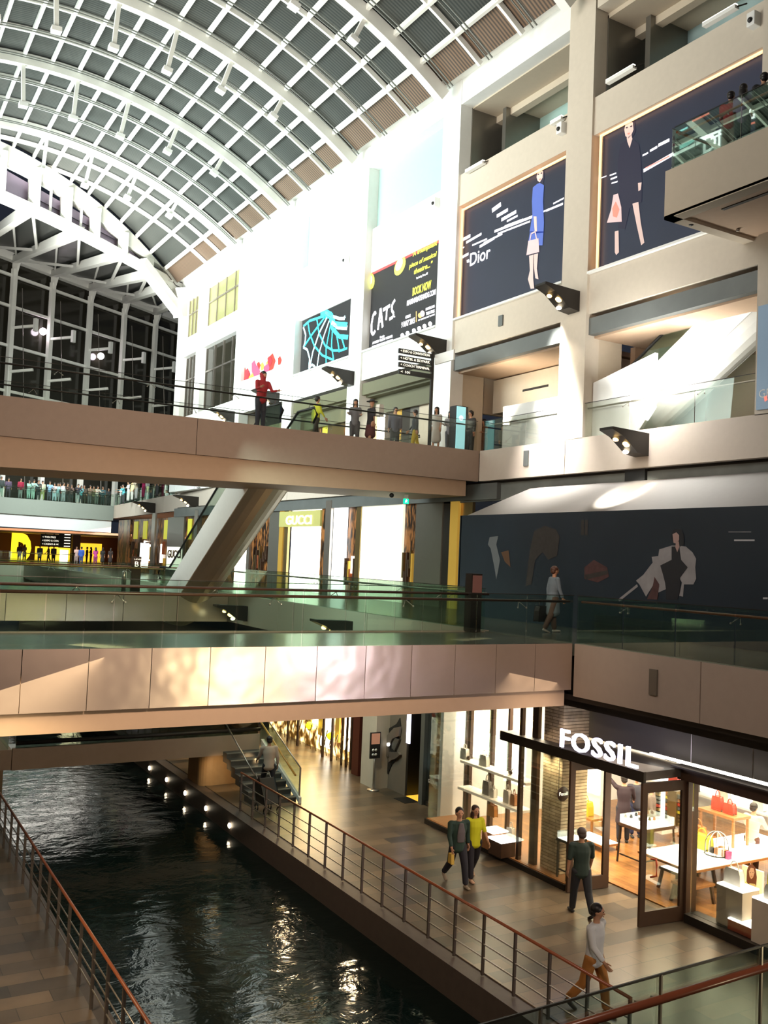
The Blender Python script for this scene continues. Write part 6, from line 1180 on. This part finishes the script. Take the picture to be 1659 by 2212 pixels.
# person climbing the stairs
p8 = pose((28, 40), (-6, 6), (20, 10, 30), (-10, 10, 20), 8, (0, 10), vox=.02)
q = at(566, 1768, 'Z', .0); person(p8, 11.35, 25.45, .16, -10, 'person in a loose white shirt and dark trousers climbing the stairs', (.42, .33, .26), (.015, .015, .02), 1.7)
t = thing('stroller', 'dark stroller parked at the foot of the stairs behind the railing', 'stroller', (10.8, 24.2, 0))
for dx in (-.2, .2):
    for dy in (-.3, .3): MB().tube([Vector((10.85+dx, 24.3+dy+.1*cos(a), .11+.1*sin(a))) for a in [2*pi*i/12 for i in range(12)]], .02, 6, True).build('wheel', 'black', t)
MB().prism([(10.62, 24.0, .3), (10.62, 24.6, .3), (10.62, 24.7, .75), (10.62, 24.45, .95), (10.62, 24.1, .5)], (.46, 0, 0)).build('seat', 'black', t, .03); MB().tube([(10.65, 24.0, .25), (10.65, 24.75, 1.0), (11.05, 24.75, 1.0), (11.05, 24.0, .25)], .015, 6).build('push_handle', 'steel', t)
# --- generic standing figures for the crowds
A_ = pose((0, 0), (2, 2), (35, 8, 60), (40, 8, 55), 8, (0, 10), vox=.04)           # leaning on a rail
B_ = pose((0, 0), (0, 0), (0, 6, 8), (0, 8, 10), 0, (0, 0), vox=.04)
C_ = pose((10, 6), (-10, 14), (-12, 8, 10), (14, 8, 20), 2, (10, 0), vox=.04)
D_ = pose((0, 0), (3, 3), (10, 8, 80), (20, 8, 70), 3, (0, 12), fem=True, longhair=True, vox=.04)
E_ = pose((0, 0), (0, 0), (5, 6, 10), (0, 8, 10), 0, (0, 0), fem=True, skirt=True, longhair=True, vox=.04)
F_ = pose((8, 4), (-8, 10), (10, 8, 30), (-8, 8, 10), 2, (0, 0), fem=True, skirt=True, cap=True, vox=.035)
H_ = pose((0, 0), (2, 2), (20, 14, 70), (24, 14, 70), 6, (0, 16), hood=True, vox=.025)
def bridge_person(P, px, py, face, label, top, bottom, h=1.7, y=None, **k):
    """stand on the 11 m level with the head seen at (px, py)"""
    p = at(px, py, 'Z', 11+h+.02)
    return person(P, p.x, p.y, 11, face, label, top, bottom, h, **k)
def upp(P, px, Y, face, label, top, bottom, h=1.7, **k): p = at(px, 880, 'Y', Y); return person(P, p.x, Y, 11, face, label, top, bottom, h, **k)
p = at(562, 790, 'Z', 12.75); upp(H_, 563, 26.75, 190, 'person in a red hooded top and dark shorts leaning on the upper bridge rail', (.32, .02, .025), (.03, .035, .05), 1.76)
upp(C_, 684, 28.9, -95, 'black-haired man in a bright yellow-green shirt walking on the upper bridge', (.55, .58, .03), (.04, .04, .03), 1.66)
upp(D_, 768, 28.6, 150, 'person in a loose grey top near the middle of the upper bridge', (.14, .14, .16), (.05, .05, .06), 1.66)
upp(F_, 802, 28.4, -80, 'person in a dark dress and hat passing the bright shop opening', (.03, .025, .03), (.1, .03, .03), 1.68)
q = at(816, 905, 'Y', 28.3); handbag(q.x, 28.2, 12.12, .3, .4, .16, wht, 'pale backpack on the person in the hat', .5, False)
upp(B_, 855, 28.8, 160, 'person in a dark striped shirt standing left of the direction sign', (.10, .10, .13), (.03, .03, .03), 1.62)
upp(C_, 899, 28.7, 60, 'person in a dark top and yellow shorts beside the direction sign pole', (.04, .05, .06), (.5, .38, .03), 1.62)
upp(E_, 944, 27.6, 130, 'woman in a white dress right of the direction sign pole', (.55, .53, .48), (.55, .53, .48), 1.6)
upp(D_, 974, 27.8, 140, 'person in a grey blouse just left of the teal kiosk', (.25, .24, .27), (.08, .08, .1), 1.55)
upp(B_, 1018, 27.7, 100, 'person in black with a cream bag just right of the teal kiosk', (.03, .03, .03), (.02, .02, .02), 1.66)
upp(D_, 1048, 28.4, 100, 'person in a brown dress in front of the clothes rack', (.2, .11, .06), (.2, .12, .07), 1.55)
upp(B_, 1087, 27.6, 190, 'dark-haired person in grey at the corner of the upper gallery', (.09, .09, .1), (.05, .05, .06), 1.3)
# glaring escalator: lone small bin-like figure
tag(MB().lathe([(.13, 0), (.15, .1), (.13, .75), (.17, .8), (.1, .88)], (at(1193, 948, 'X', 19.7).x, at(1193, 948, 'X', 19.7).y, 11), 12).build('litter_bin', 'black'), 'small black bin before the glaring white parapet panel', 'bin')
# far crowd at the rail of the farthest bridge
rows = [(4, 1029, B_, 'in a dark jacket at the left edge of the far crowd', (.05, .06, .06), (.3, .35, .32)), (20, 1018, C_, 'in purple-grey, tall, at the far left of the crowd', (.10, .07, .12), (.06, .05, .06)), (46, 1029, B_, 'in a crimson shirt and grey trousers', (.30, .01, .04), (.16, .17, .16)), (63, 1037, D_, 'in mint green, left one of the pair next to the crimson shirt', (.30, .5, .42), (.25, .4, .34)), (73, 1034, A_, 'in pale mint, right one of the pair next to the crimson shirt', (.35, .55, .48), (.3, .42, .36)),
 (84, 1038, B_, 'in black between the mint pair and the cream shirt', (.03, .04, .04), (.03, .03, .03)), (93, 1034, C_, 'in a cream shirt and khaki trousers leaning out', (.55, .55, .38), (.3, .3, .12)), (108, 1037, A_, 'in sky blue, arms on the rail', (.25, .42, .6), (.08, .08, .1)), (119, 1043, D_, 'in a white and red top with arms spread', (.6, .5, .5), (.35, .45, .5)), (131, 1039, A_, 'in maroon behind the rail', (.16, .02, .03), (.1, .12, .12)),
 (126, 1046, D_, 'in light aqua in front of the maroon top', (.35, .55, .58), (.2, .22, .22)), (138, 1049, B_, 'in white with folded arms', (.6, .6, .6), (.3, .32, .34)), (146, 1043, A_, 'in dark brown, left one of a dark pair', (.06, .04, .03), (.03, .03, .03)), (156, 1044, D_, 'in dark patterned cloth, right one of a dark pair', (.1, .07, .06), (.03, .03, .03)), (169, 1044, A_, 'in black holding an aqua bag', (.03, .03, .04), (.35, .36, .36)), (176, 1049, D_, 'in aqua beside the black-clad one', (.15, .5, .55), (.05, .05, .05)),
 (183, 1044, B_, 'in a brown sweater and dark trousers', (.09, .07, .05), (.05, .045, .03)), (195, 1048, A_, 'in tan with a white collar', (.22, .16, .11), (.1, .1, .1)), (211, 1043, A_, 'in a cream top, leaning sideways', (.6, .56, .45), (.12, .14, .12)), (203, 1056, B_, 'in olive behind the cream top', (.14, .15, .07), (.08, .08, .06)), (223, 1052, B_, 'in dark teal near the right end of the bridge', (.04, .09, .10), (.04, .05, .05)), (235, 1055, D_, 'in black right beside the white column of the far bridge', (.025, .03, .03), (.03, .03, .03))]
for px, py, P, l, top, bot in rows:
    h = 1.62 if P in (D_, E_) else 1.72
    d_ = (at(px, py, 'Z', 11+h)); wv = (P1-P0).normalized(); base = P0; nn = Vector((-wv.y, wv.x, 0))
    # stand just behind the balustrade, a little deeper when the head is seen higher
    ray = at(px, py, 'Y', 80)-CAMP; tt = ((base+nn*(.75 if px not in (20, 131, 203, 183) else 1.5)-CAMP).dot(nn))/ray.dot(nn); pt = CAMP+ray*tt
    person(P, pt.x, pt.y, 11, 180+rs.randint(-25, 25), 'distant onlooker '+l+(' on the far bridge' if 'bridge' not in l and 'crowd' not in l and len(l.split()) < 10 else ''), top, bot, h)
for px, Y, P, l, top, bot in ((263, 83, D_, 'distant onlooker in white by the rail corner right of the white column', (.6, .6, .6), (.1, .1, .1)), (268, 81, A_, 'distant onlooker in turquoise leaning on the rail right of the far bridge', (.1, .45, .5), (.03, .03, .03)), (278, 77, D_, 'distant onlooker in pale grey right of the turquoise one', (.45, .45, .42), (.4, .4, .36)), (286, 75, B_, 'distant onlooker in light yellow on the far side gallery', (.6, .58, .25), (.4, .4, .35)), (295, 73, A_, 'distant onlooker in beige on the far side gallery', (.4, .33, .24), (.3, .3, .28)), (310, 70, D_, 'distant onlooker in hot pink on the far side gallery', (.6, .03, .16), (.3, .02, .08)), (386, 60, E_, 'distant woman in a cream dress above the wedge lamps', (.6, .52, .4), (.5, .42, .3)), (340, 66, B_, 'distant onlooker in black on the far side gallery', (.03, .03, .03), (.03, .03, .03)), (432, 55, B_, 'distant figure in olive and khaki next to the escalator top', (.3, .28, .15), (.25, .22, .12))):
    p = at(px, 1060, 'Y', Y); person(P, p.x, Y, 11, 100, l, top, bot, 1.66)
for px, Y, P, l, top, bot, f in ((41, 100, B_, 'distant figure in grey before the big yellow letter, left one', (.2, .15, .15), (.1, .1, .1), 180), (52, 99, D_, 'distant figure in white before the big yellow letter', (.5, .4, .38), (.2, .15, .12), 150), (85, 93, B_, 'distant man in dark blue under the wide hanging sign', (.04, .07, .12), (.04, .04, .05), 180), (104, 96, C_, 'distant man in olive grey right of the man in dark blue', (.15, .13, .1), (.1, .08, .06), 90), (115, 95, B_, 'distant man in dark grey near the white showcase', (.08, .08, .1), (.05, .05, .05), 180), (164, 86.5, D_, 'distant woman in pale pink left of the man in royal blue', (.5, .36, .34), (.3, .22, .2), 180), (175, 86, B_, 'distant man in a royal blue shirt on the far lower concourse', (.03, .1, .45), (.05, .07, .2), 0), (187, 97, B_, 'distant figure in dark orange light right of the man in royal blue', (.12, .05, .03), (.1, .05, .03), 90), (196, 98, D_, 'distant figure in brown among the far shop lights', (.2, .09, .05), (.1, .05, .03), 90), (206, 85.5, D_, 'distant woman with a magenta backpack and yellow sleeves', (.55, .06, .3), (.3, .05, .15), 0), (221, 86, E_, 'distant woman in a long black dress and headscarf, left one', (.02, .02, .02), (.02, .02, .02), 0), (238, 86.5, E_, 'distant woman in a long black dress, right one near the boutique corner', (.025, .02, .02), (.025, .02, .02), 0)):
    p = at(px, 1210, 'Y', Y); person(P, p.x, Y, 5.48, f, l, top, bot, 1.66)
# upper right balcony
for px, py, P, l, top, bot, f in ((1577, 236, A_, 'person in a red top leaning on the rail of the projecting balcony', (.42, .01, .02), (.25, .18, .17), -60), (1604, 247, D_, 'person in lilac and black beside the one in red on the projecting balcony', (.25, .18, .32), (.03, .03, .05), -60), (1650, 192, B_, 'person in black with a cream cap at the far right of the projecting balcony', (.02, .02, .02), (.02, .02, .02), -30)):
    p = at(px, py, 'X', 17.0); person(P, 17.0, p.y, 16.5, f, l, top, bot, 1.66)
